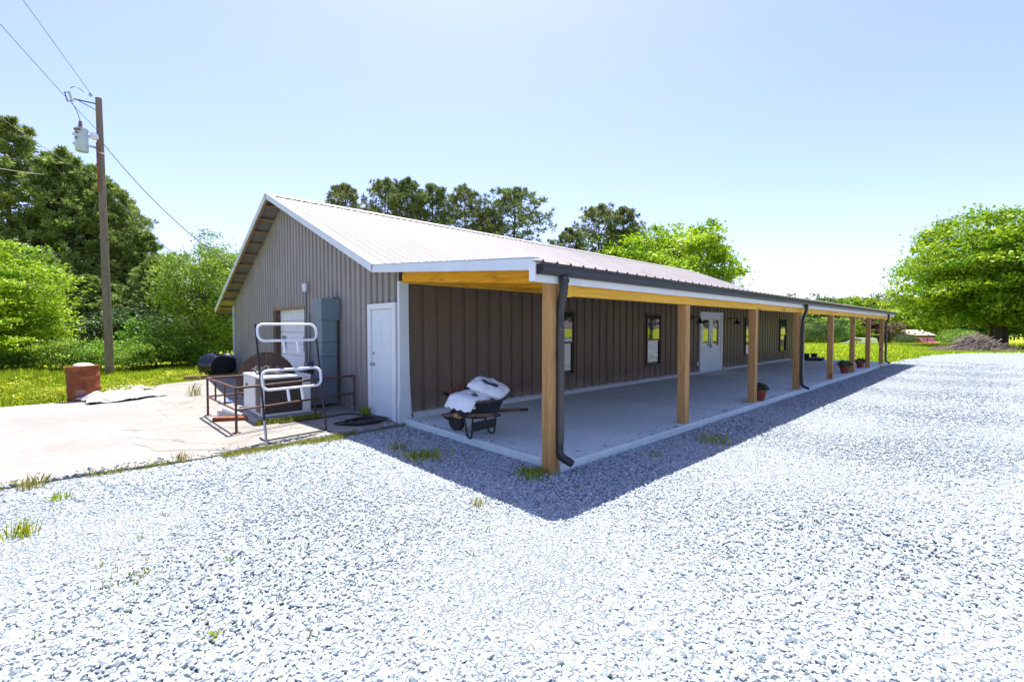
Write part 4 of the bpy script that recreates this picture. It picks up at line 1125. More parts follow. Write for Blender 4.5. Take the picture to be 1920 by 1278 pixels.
def drum(cx_, cy_, R0, L_, head, label, name):
    t = empty(name, (cx_, cy_, 0), label, 'plastic drum', 'black plastic drums by the corner')
    rm_ = Matrix.Rotation(head, 3, 'Z') @ Matrix.Rotation(R(90), 3, 'X')
    prof = [(R0 * .72, .02), (R0 * .86, .0)]
    z = .0; k = 0
    while z < L_:
        prof += [(R0, z + .02), (R0, z + .10), (R0 * .9, z + .125), (R0 * .9, z + .16)]; z += .18
    prof += [(R0 * .6, z), (0, z)]
    prof = [(r_ * (.80 + .30 * min(1, z_ / .5)) if r_ > 0 else 0, z_) for r_, z_ in prof]
    b = MB(); b.lathe(prof[1:], (0, 0, R0 * .95), 28, rm_); b.build('shell', M['gloss'], t, 40)
    b = MB(); b.lathe([(R0 * .688, -.001), (R0 * .60, .03), (R0 * .56, .25), (0, .28)], (0, 0, R0 * .95), 28, rm_); b.build('mouth', M['rubber'], t, 40)
drum(3.2, 17.6, .40, .7, R(196), 'big black ribbed plastic drum lying by the building corner', 'plastic_drum')
drum(3.55, 18.7, .36, .6, R(170), 'black plastic drum behind the first one, half hidden by the corner', 'plastic_drum')
b = MB((2.6, 17.1, .03)); b.bar((2.1, 17.05, .10), (3.7, 17.0, .10), .12, .1); tag(b.build('timber_edge', M['oldwood']), 'weathered timber lying along the far edge of the shaded concrete', 'timber')

# ---- utility pole ----------------------------------------------------
PX, PYY = col_at(204, 16.0)
up = empty('utility_pole', (PX, PYY, 0), 'tall weathered wooden utility pole by the brush', 'utility pole')
lx, ly = -.11, .03
def pp(z): return Vector((lx * z / 9.9, ly * z / 9.9, z))
b = MB(); b.tube([pp(z) for z in np.linspace(-.3, 9.56, 12)], [.13 - .04 * i / 11 for i in range(12)], 18); b.build('shaft', M['polewood'], up, 50)
rt = Vector((math.sin(YAW), -math.cos(YAW), 0)); fw_ = Vector((math.cos(YAW), math.sin(YAW), 0))
def wpt(px, py, d=16.0):
    X_, Y_ = col_at(px, d); return Vector((X_ - PX, Y_ - PYY, height_at(py, d)))
b = MB(); b.tube([pp(9.35), wpt(150, 192, 15.7)], .022, 8); b.tube([pp(9.1), wpt(157, 194, 15.7)], .014, 6); b.build('cutout_arm', M['blackmetal'], up)
co_ = empty('fuse_cutout', (0, 0, 0)); co_.parent = up
b = MB(); b.tube([wpt(143, 180, 15.6), wpt(148, 196, 15.6)], .045, 10); b.build('insulator', M['xfmr'], co_, 40)
b = MB(); b.tube([wpt(143, 180, 15.6), wpt(134, 180, 15.5), wpt(139, 197, 15.5), wpt(147, 196, 15.6)], .018, 6); b.build('fuse_tube', M['blackmetal'], co_)
b = MB(); c = wpt(182, 184, 15.9); b.lathe([(.05, -.06), (.06, 0), (.03, .06)], c, 10); b.build('pin_insulator', M['xfmr'], up, 40)
tf = empty('transformer', (0, 0, 0)); tf.parent = up
tc_ = wpt(163, 268, 15.6)
b = MB(); b.lathe([(.0, -.37), (.165, -.37), (.175, -.35), (.175, .34), (.188, .35), (.188, .38), (.1, .41), (0, .43)], tc_, 26); b.build('tank', M['xfmr'], tf, 40)
b = MB(); b.lathe([(.05, .42), (.07, .46), (.045, .5), (.065, .54), (.04, .58), (.05, .62), (.02, .66)], tc_ + Vector((-.02, 0, 0)), 12); b.build('bushing', M['ceramic'], tf, 50)
for k, (a, z) in enumerate(((-.06, .30), (.06, .30), (0, .20), (-.02, .02), (.13, .30))):
    b = MB(); b.lathe([(.03, 0), (.035, .03), (.02, .06)], tc_ + rt * a * .8 - fw_ * .185 + Vector((0, 0, z)), 8, Matrix.Rotation(R(90), 3, 'X')); b.build('terminal', M['ceramic'], tf)
for z in (.22, -.1):
    b = MB(); b.bar(tc_ + rt * .14 + Vector((0, 0, z - .05)), pp(tc_.z + z - .05), .05, .07); b.build('bracket', M['xfmr'], tf)
    b = MB(); b.bar(tc_ - rt * .18 + Vector((0, 0, z)), tc_ - rt * .28 + Vector((0, 0, z)), .06, .08); b.build('lug', M['xfmr'], tf)
b = MB(); c = pp(height_at(265, 16)) - fw_ * .2 + rt * -.02; b.lathe([(.04, .1), (.1, .06), (.12, -.08), (.06, -.12)], c, 12); b.build('meter_can', M['tube'], up, 40)
b = MB(); b.tube([pp(8.0) - fw_ * .16 + rt * .02, pp(6.3) - fw_ * .17 + rt * .02], .025, 8); b.build('riser_pipe', M['rust'], up)
b = MB(); b.tube([pp(height_at(293, 16)) - fw_ * .15 + rt * .05, pp(height_at(294, 16)) + rt * .14], .018, 6); b.build('band', M['steel'], up)
def jumper(pts, r_=.012):
    b = MB(); b.tube(arc(pts, 6), r_, 5); b.build('jumper_wire', M['wire'], up)
jumper([wpt(147, 199, 15.6), wpt(156, 215, 15.6), tc_ + Vector((-.02, 0, .66))]); jumper([wpt(144, 173, 15.6), wpt(155, 168, 15.7), wpt(170, 180, 15.9)])
jumper([tc_ + rt * .1 + Vector((0, 0, .38)), wpt(185, 255, 15.8), wpt(200, 268, 15.9)])
jumper([wpt(192, 290, 16.05), wpt(205, 300, 16.1), wpt(204, 325, 16.2), wpt(206, 345, 16.2)], .008)
# overhead lines
def line(a, c, sag, r_, label, m='wire', n=28):
    a = Vector(a); c = Vector(c); b = MB(tuple(a)); P = []
    for i in range(n + 1):
        t_ = i / n; p = a + (c - a) * t_; p.z -= sag * 4 * t_ * (1 - t_); P.append(p)
    b.tube(P, r_, 5); tag(b.build('overhead_wire', M[m], None, 60), label, 'wire', 'overhead wires')
def W3(px, py, d): X_, Y_ = col_at(px, d); return Vector((X_, Y_, height_at(py, d)))
line(W3(183, 184, 15.9), W3(-60, -160, 10.0), .0, .008, 'steep power line running up left from the pole top')
line(W3(190, 247, 16.0), W3(-60, -35, 9.0), .05, .008, 'power line passing the fuse cutout down to the transformer level')
line(W3(194, 262, 16.0), Vector((3.42, 16.4, 3.5)), .35, .014, 'thick service cable from the transformer down to the gable')
line(W3(-80, 155, 13), W3(196, 345, 16.0), .12, .009, 'thin telephone cable coming from the left to mid height of the pole')
line(W3(197, 345, 16.0), Vector((3.42, 18.2, 2.75)), .18, .011, 'lower cable from mid pole to the left eave')
line(W3(-60, 305, 15), W3(92, 330, 24), .06, .009, 'short pale cable ending among the pine branches', 'wirelight')

# ================================================================== VEGETATION
def terrain(d, px=1700):
    if px < 1300: return -.02
    t_ = min(1, max(0, (d - 57) / 28)); return -.02 - 3 * t_ * t_ * (3 - 2 * t_)

def limb(b, a, c, r0, r1, bow, n=6):
    a = Vector(a); c = Vector(c); P = []
    for i in range(n + 1):
        t_ = i / n; p = a + (c - a) * t_; p.z += bow * 4 * t_ * (1 - t_); P.append(p)
    b.tube(P, [r0 + (r1 - r0) * i / n for i in range(n + 1)], 6)

def broadleaf(H, CR, z0, lobes, ncl, nlf, leaf, seed, lm, tr=.18, stems=1, flat=.4, cl=.09, droop=0, layer=.5, low=0):
    r = np.random.default_rng(seed); cz = (H + z0) / 2; ch = (H - z0) / 2
    b = MB(); L_ = []
    for i in range(lobes):
        th = 2 * math.pi * (i * .618) + r.uniform(-.3, .3); zz = -.85 + 1.75 * (i + .5) / lobes; rad = math.sqrt(max(.05, 1 - zz * zz)) * .62
        L_.append((np.array([rad * CR * math.cos(th), rad * CR * math.sin(th), cz + zz * ch * .72]), r.uniform(.32, .5)))
    for s_ in range(stems):
        o = Vector((r.uniform(-.35, .35) * (stems > 1) * CR * .4, r.uniform(-.35, .35) * (stems > 1) * CR * .4, -.15))
        top = Vector((o.x * 1.8 + r.normal(0, .1), o.y * 1.8 + r.normal(0, .1), z0 + (H - z0) * .55))
        limb(b, o, top, tr, tr * .45, 0, 6)
        for (c, s) in L_[s_::stems]:
            f = r.uniform(.3, .8); st = o + (top - o) * max(f, (z0 * .8) / max(H * .6, .1) if z0 < H * .4 else .5)
            limb(b, st, c, tr * .38, tr * .12, r.uniform(-.05, .12) * CR, 5)
            for q in range(4):
                e = c + np.clip(r.normal(0, .28, 3), -.35, .35) * CR * s * 1.2; limb(b, c, e, tr * .12, tr * .03, 0, 3)
    C = []; T = []
    for (c, s) in L_:
        m = int(ncl / lobes); d = r.normal(size=(m, 3)); d /= np.linalg.norm(d, axis=1)[:, None]
        k = r.uniform(.25, 1, m) ** (1 / 2.2)
        C.append(c + d * k[:, None] * np.array([CR * s * 1.15, CR * s * 1.15, ch * s * 1.05]))
    C = np.vstack(C); C = C[C[:, 2] > z0 * .75]
    if low:   # skirt of low hanging boughs round the trunk
        m = int(ncl * .22); th = r.uniform(0, 6.283, m); rd = CR * r.uniform(.25, .85, m)
        C = np.vstack([C, np.column_stack([rd * np.cos(th), rd * np.sin(th), r.uniform(low, z0 + ch * .6, m)])])
    per = max(4, int(nlf / len(C)))
    cs = r.uniform(.6, 1.35, len(C)) * cl * CR
    P = np.repeat(C, per, 0) + r.normal(size=(len(C) * per, 3)) * np.repeat(cs, per)[:, None] * np.array([1, 1, layer])
    if droop: P[:, 2] -= droop * r.uniform(0, 1, len(P)) ** 2 * CR
    P[:, 2] = np.maximum(P[:, 2], .05)
    tint = np.clip(np.repeat(r.uniform(.15, .85, len(C)), per) + r.normal(0, .2, len(P)), 0, 1)
    lf = leaves_np(P, leaf * r.uniform(.55, 1.35, len(P)), r, flat, up=flat)
    return b.mesh('trunk', M['bark'], 60), np_mesh('crown', lf, 4, M[lm], tint)

def pine(H, CR, z0, nb, nt, nn, seed, lm, nl=.26, nw=.12, roundtop=1.0, tr=.2, dens=1.0):
    r = np.random.default_rng(seed); b = MB()
    b.tube([(r.normal(0, .04) * i / 4, r.normal(0, .04) * i / 4, -.2 + (H + .1) * i / 7) for i in range(8)], [tr * (1 - .85 * i / 7) for i in range(8)], 8)
    C = []; D = []
    for i in range(nb):
        f = (i + r.uniform(0, 1)) / nb; z = z0 + (H - z0) * f ** .9
        prof = (math.sin(math.pi * min(1, .18 + .82 * f) ** 1.0) ** .6 if roundtop > .5 else (1 - f) ** .75 * .9 + .14)
        Lb = CR * prof * r.uniform(.65, 1.12); th = i * 2.39996 + r.uniform(-.3, .3)
        rise = r.uniform(.05, .4) * Lb * (1 if f > .3 else .4)
        a = np.array([0, 0, z]); e = np.array([Lb * math.cos(th), Lb * math.sin(th), z + rise])
        limb(b, a, e, tr * .28 * (1 - .6 * f), .012, -.06 * Lb, 4)
        for k in range(nt):
            t_ = r.uniform(.38, 1.06); sp = .22 * Lb * (.4 + .6 * math.sin(math.pi * min(1, t_)))
            C.append(a + (e - a) * t_ + r.normal(0, 1, 3) * np.array([sp, sp, sp * .55])); D.append((e - a) / (Lb + 1e-6))
    C = np.array(C); D = np.array(D); n = len(C)
    P = np.repeat(C, nn, 0); d = r.normal(size=(n * nn, 3)) + np.repeat(D, nn, 0) * .5 + np.array([0, 0, .55]); d /= np.linalg.norm(d, axis=1)[:, None]
    l = nl * r.uniform(.6, 1.25, n * nn)[:, None]
    q = r.normal(size=(n * nn, 3)); q -= (q * d).sum(1)[:, None] * d; q /= np.linalg.norm(q, axis=1)[:, None]
    m = P + d * l * .55
    lf = np.stack([P, m + q * l * nw, P + d * l, m - q * l * nw], 1)
    tint = np.clip(np.repeat(r.uniform(.1, .9, n), nn) + r.normal(0, .15, n * nn), 0, 1)
    return b.mesh('trunk', M['pinebark'], 60), np_mesh('crown', lf, 4, M[lm], tint)

def plant(name, meshes, px, d, label, cat='tree', group=None, s=1.0, sz=None, rz=0, z=None):
    X_, Y_ = col_at(px, d)
    t = empty(name, (X_, Y_, terrain(d, px) if z is None else z), label, cat, group, rz)
    t.scale = (s, s, sz if sz else s)
    obj('trunk', meshes[0], t); obj('crown', meshes[1], t); return t

# pines left of the pole
pA = pine(14, 3.9, 1.2, 95, 16, 22, 21, 'needle', .34, .10, 0, .26)
pB = pine(12, 3.9, .8, 90, 16, 22, 22, 'needle', .34, .10, 0, .24)
for (me_, px, d, top, Hm, rz, lb) in ((pA, -95, 30, 215, 14, 0, 'tall pine at the left frame edge, only its right flank showing'), (pA, 25, 30.5, 236, 14, 2, 'tallest pine on the left, rising highest behind the lime green tree'),
                                      (pB, 120, 31, 292, 12, 1, 'pine just left of the utility pole'), (pB, 215, 31.5, 352, 12, 3.4, 'pine directly behind the utility pole'),
                                      (pB, 168, 33.5, 318, 12, 5.9, 'pine crowding the utility pole from behind on its left'), (pB, 245, 34, 392, 12, .4, 'pine filling the slope of crowns right of the utility pole'),
                                      (pA, 275, 33, 440, 14, 4.4, 'shorter pine right of the utility pole'), (pB, 70, 25.5, 470, 12, 5.2, 'low young pine behind the lime green tree')):
    Hh = height_at(top, d); k = Hh / Hm; kk = max(k, .72)
    plant('pine_tree', me_, px, d, lb, 'tree', 'pines on the left', kk, k, rz)
plant('pine_tree', pB, 165, 24, 'low bushy pine behind the rusty barrel', 'tree', 'pines on the left', .62, .36, .7)
plant('pine_tree', pA, 300, 26, 'small dark pine between the pole and the willow', 'tree', 'pines on the left', .6, .40, 2.6)
# pines whose crowns show above the roof
qA = pine(14, 2.5, 8.2, 44, 13, 20, 31, 'needle_far', .36, .10, 1, .2)
qB = pine(14, 2.9, 7.6, 48, 12, 20, 32, 'needle_far', .36, .10, 1, .22)
for (me_, px, top, wpx, rz, lb) in ((qA, 651, 352, 82, 0, 'olive pine crown farthest left above the roof ridge'), (qB, 724, 343, 84, 1, 'tall pine crown second from left above the roof'), (qA, 765, 342, 84, 4.1, 'pine crown third from left above the roof, close against its neighbour'),
                                    (qA, 812, 354, 92, 2, 'pine crown in the middle of the row above the roof'), (qB, 873, 358, 92, 3, 'pine crown left of the broad round one above the roof'),
                                    (qB, 964, 361, 128, 5, 'broad round pine crown standing at the end of the row above the roof'), (qA, 915, 396, 70, 3.3, 'small low pine crown tucked beside the broad round one'),
                                    (qB, 1122, 391, 100, .5, 'pine crown left of the bright green tree above the roof'), (qA, 1168, 394, 70, 1.7, 'thin pine crown rising behind the bright green tree'), (qA, 1066, 432, 64, 2.2, 'low pine crown just peeking above the roof ridge')):
    d = 42; k = height_at(top, d) / 14.0; base = 2 * (2.5 if me_ is qA else 2.9); s_ = wpx / 853 * d / base * 1.12
    plant('pine_tree', me_, px, d, lb, 'tree', 'pines behind the building', s_, k, rz)
# broadleaf trees
plant('broadleaf_tree', broadleaf(11.0, 7.0, 1.0, 30, 700, 72000, .30, 41, 'leaf_lime', .26, flat=.5, cl=.072, layer=.42), 1240, 42, 'bright green round tree rising behind the right half of the roof')
rtree = broadleaf(10.6, 7.0, 1.3, 34, 820, 90000, .27, 48, 'leaf_gold', .22, 3, .5, cl=.07, layer=.38, low=1.75)
plant('broadleaf_tree', rtree, 1893, 39, 'big spreading yellow-green tree at the right edge', s=1.14, sz=1.12)
plant('broadleaf_tree', broadleaf(5.3, 1.9, -.1, 18, 330, 28000, .12, 43, 'leaf_lime', .06, 2, .6, cl=.13, layer=.3), 8, 17.5, 'lime green leafy tree at the left edge beside the barrel', sz=1.0)
plant('broadleaf_tree', broadleaf(5.0, 1.7, .3, 10, 160, 12000, .12, 49, 'leaf_lime', .07, 2, .6, cl=.12, layer=.3), -75, 15.5, 'lime green sapling cut by the left frame edge', sz=.82)
wil = broadleaf(6.0, 2.3, .2, 16, 380, 34000, .105, 44, 'leaf_mid', .09, 3, .3, cl=.10, droop=.10)
plant('willow_tree', wil, 392, 21, 'feathery green willow against the left corner of the building', sz=1.0)
plant('willow_tree', wil, 452, 24, 'willow mostly hidden behind the left eave', s=1.0, sz=1.04, rz=2)
sap = broadleaf(2.1, .5, .2, 7, 60, 1500, .11, 45, 'leaf_mid', .02, 1, .3, cl=.2)
plant('sapling', sap, 254, 18.6, 'slim pale sapling between the utility pole and the willow', 'sapling')
shr = broadleaf(1.5, 1.1, .05, 9, 110, 5200, .09, 46, 'leaf_mid', .03, 3, .4, cl=.14)
for i, (px, d, s_, lb) in enumerate(((178, 17.6, .75, 'low shrub right behind the rusty barrel'), (232, 17.2, .85, 'leafy shrub at the foot of the utility pole'), (286, 18.6, .95, 'shrub below the slim sapling'), (330, 19.5, .95, 'shrub in front of the willow, toward the pole'), (374, 19.8, .8, 'shrub beside the black drums'), (110, 17.0, .9, 'shrub left of the rusty barrel'), (20, 16.4, .8, 'shrub under the lime green tree'))):
    plant('shrub', shr, px, d, lb, 'shrub', 'shrubs along the brush edge', s_, rz=i * 1.1)
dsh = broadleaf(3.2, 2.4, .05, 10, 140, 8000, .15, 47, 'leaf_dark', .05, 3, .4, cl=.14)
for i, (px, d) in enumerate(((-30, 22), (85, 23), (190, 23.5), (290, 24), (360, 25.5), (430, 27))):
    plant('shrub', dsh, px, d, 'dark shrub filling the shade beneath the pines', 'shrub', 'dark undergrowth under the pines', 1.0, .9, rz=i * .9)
# the far wood edge seen past the porch
fm = [broadleaf(12, 4.6, 1.5, 14, 170, 9000, .5, 51, 'leaf_far', .25, 1, .4, cl=.10), broadleaf(11, 5.0, 1.5, 14, 170, 9000, .5, 52, 'leaf_gold', .25, 1, .4, cl=.10),
      broadleaf(12.5, 4.4, 2.0, 12, 150, 8000, .5, 53, 'leaf_dark', .25, 1, .4, cl=.11), broadleaf(10, 4.2, 1.5, 12, 150, 7000, .5, 54, 'leaf_red', .22, 1, .4, cl=.11)]
fl = ['mid green tree in the distant wood edge beyond the lawn', 'yellow-green tree in the distant wood edge beyond the lawn', 'dark green tree in the distant wood edge beyond the lawn', 'russet tree in the distant wood edge seen between the last porch posts']
for i, (k, px, d, top) in enumerate(((2, 1470, 92, 552), (0, 1512, 84, 562), (2, 1538, 96, 551), (0, 1556, 90, 553), (1, 1586, 88, 557), (2, 1572, 99, 560), (0, 1608, 97, 549), (1, 1640, 86, 559), (2, 1672, 100, 546), (3, 1632, 78, 592), (0, 1600, 80, 590),
                                     (2, 1648, 96, 552), (1, 1698, 112, 573), (0, 1720, 104, 558), (2, 1740, 106, 580), (0, 1775, 104, 575), (2, 1812, 104, 560), (0, 1850, 108, 555), (2, 1890, 106, 552), (1, 1925, 106, 560), (0, 1532, 79, 590), (1, 1566, 77, 594))):
    z_ = terrain(d, px); Hm = (12, 11, 12.5, 10)[k]
    plant('distant_tree', fm[k], px, d, fl[k], 'tree', ('mid green', 'yellow-green', 'dark green', 'russet')[k] + ' trees of the far wood edge', .95, (height_at(top, d) - z_) / Hm, rz=i * 1.3)
for i, (px, d, s_) in enumerate(((1528, 62, 1.2), (1552, 61, 1.45), (1518, 60, 1.0), (1575, 63, 1.1), (1700, 70, .9), (1716, 72, .8), (1790, 74, 1.6), (1815, 74, 1.3))):
    plant('shrub', dsh if i % 3 else shr, px, d, 'rounded shrub at the far edge of the lawn', 'shrub', 'shrubs at the lawn edge', s_ * (.7 if i % 3 else 1.5), rz=i)

# trees across the yard, seen only as reflections in the porch windows
for i, (X_, Y_, k) in enumerate(((63, -10, 2), (62.5, -16, 0), (61, -21.5, 2), (60, -27, 0), (59, -33, 2), (58, -39, 1), (57, -45, 2), (55, -51, 0), (52, -57, 2))):
    t = empty('distant_tree', (X_, Y_, -.02), 'tree across the yard mirrored in the porch windows', 'tree', 'trees mirrored in the porch windows', i * 1.7); obj('trunk', fm[k][0], t); obj('crown', fm[k][1], t)

# ------------------------------------------------------------------ grass
def blades(P, h, w, r, lean=.35):
    n = len(P); th = r.uniform(0, 6.283, n); d = np.column_stack([np.cos(th), np.sin(th), np.zeros(n)])
    la = r.uniform(0, 6.283, n); l = np.column_stack([np.cos(la), np.sin(la), np.zeros(n)]) * (np.minimum(np.abs(r.normal(0, lean, n)), .85) * h)[:, None]
    a = P - d * w[:, None] / 2; c = P + d * w[:, None] / 2
    mid = P + l * .35 + np.column_stack([np.zeros(n), np.zeros(n), h * .6]); e = P + l + np.column_stack([np.zeros(n), np.zeros(n), h * (1 - .1 * np.linalg.norm(l, axis=1) / (h + 1e-6))])
    m1 = mid - d * w[:, None] * .38; m2 = mid + d * w[:, None] * .38
    return np.stack([a, c, m2, e, m1], 1)
def grassobj(name, P, h, w, r, m, label, lean=.35):
    o = obj(name, np_mesh(name, blades(P, h, w, r, lean), 5, M[m], r.uniform(0, 1, len(P)))); tag(o, label, 'grass', kind='stuff'); return o
r = np.random.default_rng(77)
# verge left of the building
n = 60000; x = r.uniform(-11, 4.3, n); y = r.uniform(13.7, 25, n)
fe = np.array([(-45, 14.1), (-8, 14.0), (-1.3, 13.85), (.2, 13.95), (1.3, 15.6), (1.5, 16.4), (2.3, 16.7), (3.2, 17.4), (5, 17.7)])
ok = y > np.interp(x, fe[:, 0], fe[:, 1]) + np.abs(r.normal(0, .12, n)) - .05; x, y = x[ok], y[ok]
clump = .5 + .5 * np.sin(x * 2.3 + 1.7 * np.sin(y * 1.9)) * np.sin(y * 2.7 + x); edge = y - np.interp(x, fe[:, 0], fe[:, 1])
h = (.05 + .10 * clump + .16 * np.clip((-x - .3) / 1.2, 0, 1) * np.clip(edge / .8, .25, 1)) * r.uniform(.5, 1.3, len(x))
grassobj('verge_grass', np.column_stack([x, y, np.full(len(x), -.02)]), h, r.uniform(.012, .03, len(x)), r, 'blade', 'tall bright weeds and grass along the left edge of the concrete')
# leafy weeds standing in the verge
n = 260; wx = r.uniform(-8, 3.2, n); e_ = np.interp(wx, fe[:, 0], fe[:, 1]); wy = e_ + .15 + np.abs(r.normal(0, 1.3, n)); wh = (.18 + .4 * np.clip((-wx - .2) / 1.5, 0, 1)) * r.uniform(.4, 1.2, n)
per = 70; C_ = np.column_stack([np.repeat(wx, per), np.repeat(wy, per), np.zeros(n * per)]) + r.normal(0, 1, (n * per, 3)) * np.array([.10, .10, 0]); C_[:, 2] = np.repeat(wh, per) * r.uniform(.1, 1, n * per)
o = obj('verge_weeds', np_mesh('verge_weeds', leaves_np(C_, r.uniform(.03, .085, n * per), r, .5, .45, .4), 4, M['blade'], np.clip(np.repeat(r.uniform(0, 1, n), per) + r.normal(0, .2, n * per), 0, 1))); tag(o, 'leafy green weeds crowding the grass edge left of the concrete', 'weeds', kind='stuff')
# lawn edge and near field on the right
n = 42000; u = r.uniform(0, 1, n); dd = 19 + 30 * u ** 1.3; px = r.uniform(1480, 1990, n); P2 = np.array([col_at(a, b_) for a, b_ in zip(px, dd)])
fl_ = np.array(farline); lim = np.interp(P2[:, 0], fl_[:, 0], fl_[:, 1])
ok = (P2[:, 1] > lim - np.abs(r.normal(0, .10, n))) & ~((P2[:, 0] < 26.35) & (P2[:, 1] < 7.1)) & (P2[:, 0] > 26.35); P2 = P2[ok]
grassobj('field_grass', np.column_stack([P2, np.full(len(P2), -.02)]), r.uniform(.05, .16, len(P2)), r.uniform(.015, .04, len(P2)), r, 'blade', 'short yellow-green grass of the lawn beyond the porch')
# grass in the seam between concrete and gravel
xs = np.concatenate([r.uniform(1.2, 2.75, 3600), r.uniform(2.6, 3.85, 700), r.uniform(-1.6, 1.4, 1500), r.uniform(-7, -1.5, 700)])
ys = 6.76 + r.normal(0, .045, len(xs)) - np.where((xs > 1.2) & (xs < 2.75), np.abs(r.normal(0, .09, len(xs))), 0) + np.interp(xs, [-8, -.7, .7], [.3, .2, 0])
keep = (np.sin(xs * 5.1) + np.sin(xs * 11.3 + 1) + r.normal(0, .6, len(xs))) > np.where((xs > 1.2) & (xs < 2.75), -1.2, .15)
xs, ys = xs[keep], ys[keep]
grassobj('seam_grass', np.column_stack([xs, ys, np.full(len(xs), 0.)]), r.uniform(.02, .085, len(xs)), r.uniform(.004, .010, len(xs)), r, 'dryblade', 'thin yellow-green grass growing in the seam between concrete and gravel', .6)
# grass at the equipment pad
n = 900; xs = 2.0 + r.uniform(0, 1.05, n); ys = 8.36 + r.normal(0, .05, n)
grassobj('pad_grass', np.column_stack([xs, ys, np.full(n, .034)]), r.uniform(.03, .12, n), r.uniform(.004, .009, n), r, 'blade', 'green grass sprouting along the foot of the air conditioner pad', .5)
# scattered sprouts in the gravel
P = []
for k in range(55):
    a, d_ = r.uniform(-.85, .2), r.uniform(2.6, 6.8); c = np.array([d_ * math.cos(YAW - a), d_ * math.sin(YAW - a)])
    if c[1] > 6.6 or c[0] > 3.8: continue
    P.append(c + r.normal(0, .025, (r.integers(5, 16), 2)))
P = np.vstack(P)
grassobj('gravel_sprouts', np.column_stack([P, np.full(len(P), 0.)]), r.uniform(.02, .06, len(P)), r.uniform(.003, .006, len(P)), r, 'dryblade', 'tiny green sprouts scattered through the gravel', .6)
# single tufts one can point at
def tuft(px, py, nb, hh, sp, label, m='blade', z=0.0):
    d_ = (EYE - z) * 853 / (py - 614); X_, Y_ = col_at(px, d_)
    t = empty('grass_tuft', (X_, Y_, z), label, 'grass tuft', 'grass tufts in the yard')
    c = np.column_stack([r.normal(0, sp, (nb, 2)), np.zeros(nb)])
    obj('blades', np_mesh('blades', blades(c, r.uniform(.45, 1.1, nb) * hh, r.uniform(.005, .011, nb), r, .55), 5, M[m], r.uniform(0, 1, nb)), t)['kind'] = 'stuff'
tuft(52, 918, 70, .17, .05, 'grass tuft on the concrete seam nearest the left edge', 'dryblade')
tuft(105, 940, 60, .09, .05, 'low dark grass tuft in the gravel at far left, second from the edge')
tuft(28, 1008, 70, .15, .05, 'largest grass tuft, in the gravel at the left edge')
tuft(236, 1092, 80, .06, .10, 'flat yellowish grass patch in the left foreground gravel', 'dryblade')
tuft(388, 1203, 40, .05, .03, 'small green tuft lowest in the left foreground gravel')
tuft(428, 1058, 30, .05, .025, 'tiny green tuft in the gravel right of the yellowish patch')
tuft(335, 868, 50, .15, .05, 'wispy grass tuft on the concrete seam left of the rack', 'dryblade')
tuft(795, 858, 260, .11, .13, 'dark grass patch in the shaded gravel before the wheelbarrow')
tuft(745, 845, 60, .14, .09, 'sparse weeds in the shaded gravel left of the dark patch', 'dryblade')
tuft(1000, 893, 220, .11, .10, 'green weeds at the foot of the nearest porch post')
tuft(1340, 832, 70, .17, .12, 'spindly weed in the shaded gravel strip beside the slab')
tuft(1228, 856, 60, .06, .09, 'low weed patch in the shaded gravel strip, left of the spindly weed')
tuft(1120, 862, 40, .07, .03, 'small weed against the slab edge right of the downspout')
tuft(897, 952, 40, .10, .05, 'yellowish weed at the edge of the building shadow', 'dryblade')
tuft(1645, 689, 260, .12, .25, 'grass patch in the shaded gravel at the far end of the slab')
tuft(363, 742, 60, .34, .07, 'tall grass tuft growing from a crack in the concrete', 'dryblade', .034)
tuft(684, 779, 90, .22, .05, 'weeds growing against the wall beside the walk door', 'blade', .034)

# ================================================================== FAR THINGS
# brush pile
bX, bY = col_at(1830, 32.8); bp = empty('brush_pile', (bX, bY, -.02), 'long heap of grey dead branches on the lawn at right', 'brush pile', rz=YAW - R(90))
r = np.random.default_rng(61)
def stick(b, r, long=1.0, th=1.0):
    x_ = r.normal(0, 1.25); y_ = r.normal(0, .6); top = max(.05, 1.3 * math.exp(-(x_ / 1.5) ** 2) * math.exp(-(y_ / .9) ** 2))
    c = Vector((x_, y_, r.uniform(.03, top))); a = r.uniform(-.5, .5) + (math.pi if r.random() < .5 else 0); e = r.normal(0, .22) - .12 * np.sign(x_) * np.sign(math.cos(a))
    L_ = r.uniform(.4, 1.3) * long; d = Vector((math.cos(a), math.sin(a) * .7, math.sin(e))); k = Vector(r.normal(0, .10, 3)) * L_
    p0 = c - d * L_ / 2; p1 = c + d * L_ / 2; p0.z = max(p0.z, .02); p1.z = max(p1.z, .02)
    t0 = r.uniform(.012, .03) * th; b.tube([p0, c + k, p1], [t0, t0 * .8, t0 * .35], 5)
b = MB()
for i in range(650): stick(b, r)
tag(b.build('twigs', M['stick'], bp), kind='stuff')
for i in range(24):
    b = MB(); stick(b, r, 1.9, 1.6); b.build('branch', M['stick'], bp)
for (a, c) in (((-1.2, -.3, .5), (-2.9, -.5, .02)), ((1.2, -.4, .6), (2.9, -.6, .05)), ((.9, -.7, .5), (1.7, -.9, .02)), ((-1.0, -.2, .8), (-2.2, -.4, .55)), ((-1.3, 0, .7), (-2.3, .2, .9)), ((.5, -.7, .2), (1.1, -1.0, .02))):
    b = MB(); a = Vector(a); c = Vector(c); b.tube([a, (a + c) / 2 + Vector((0, 0, .06)), c], [.04, .035, .015], 6); b.build('branch', M['stick'], bp)

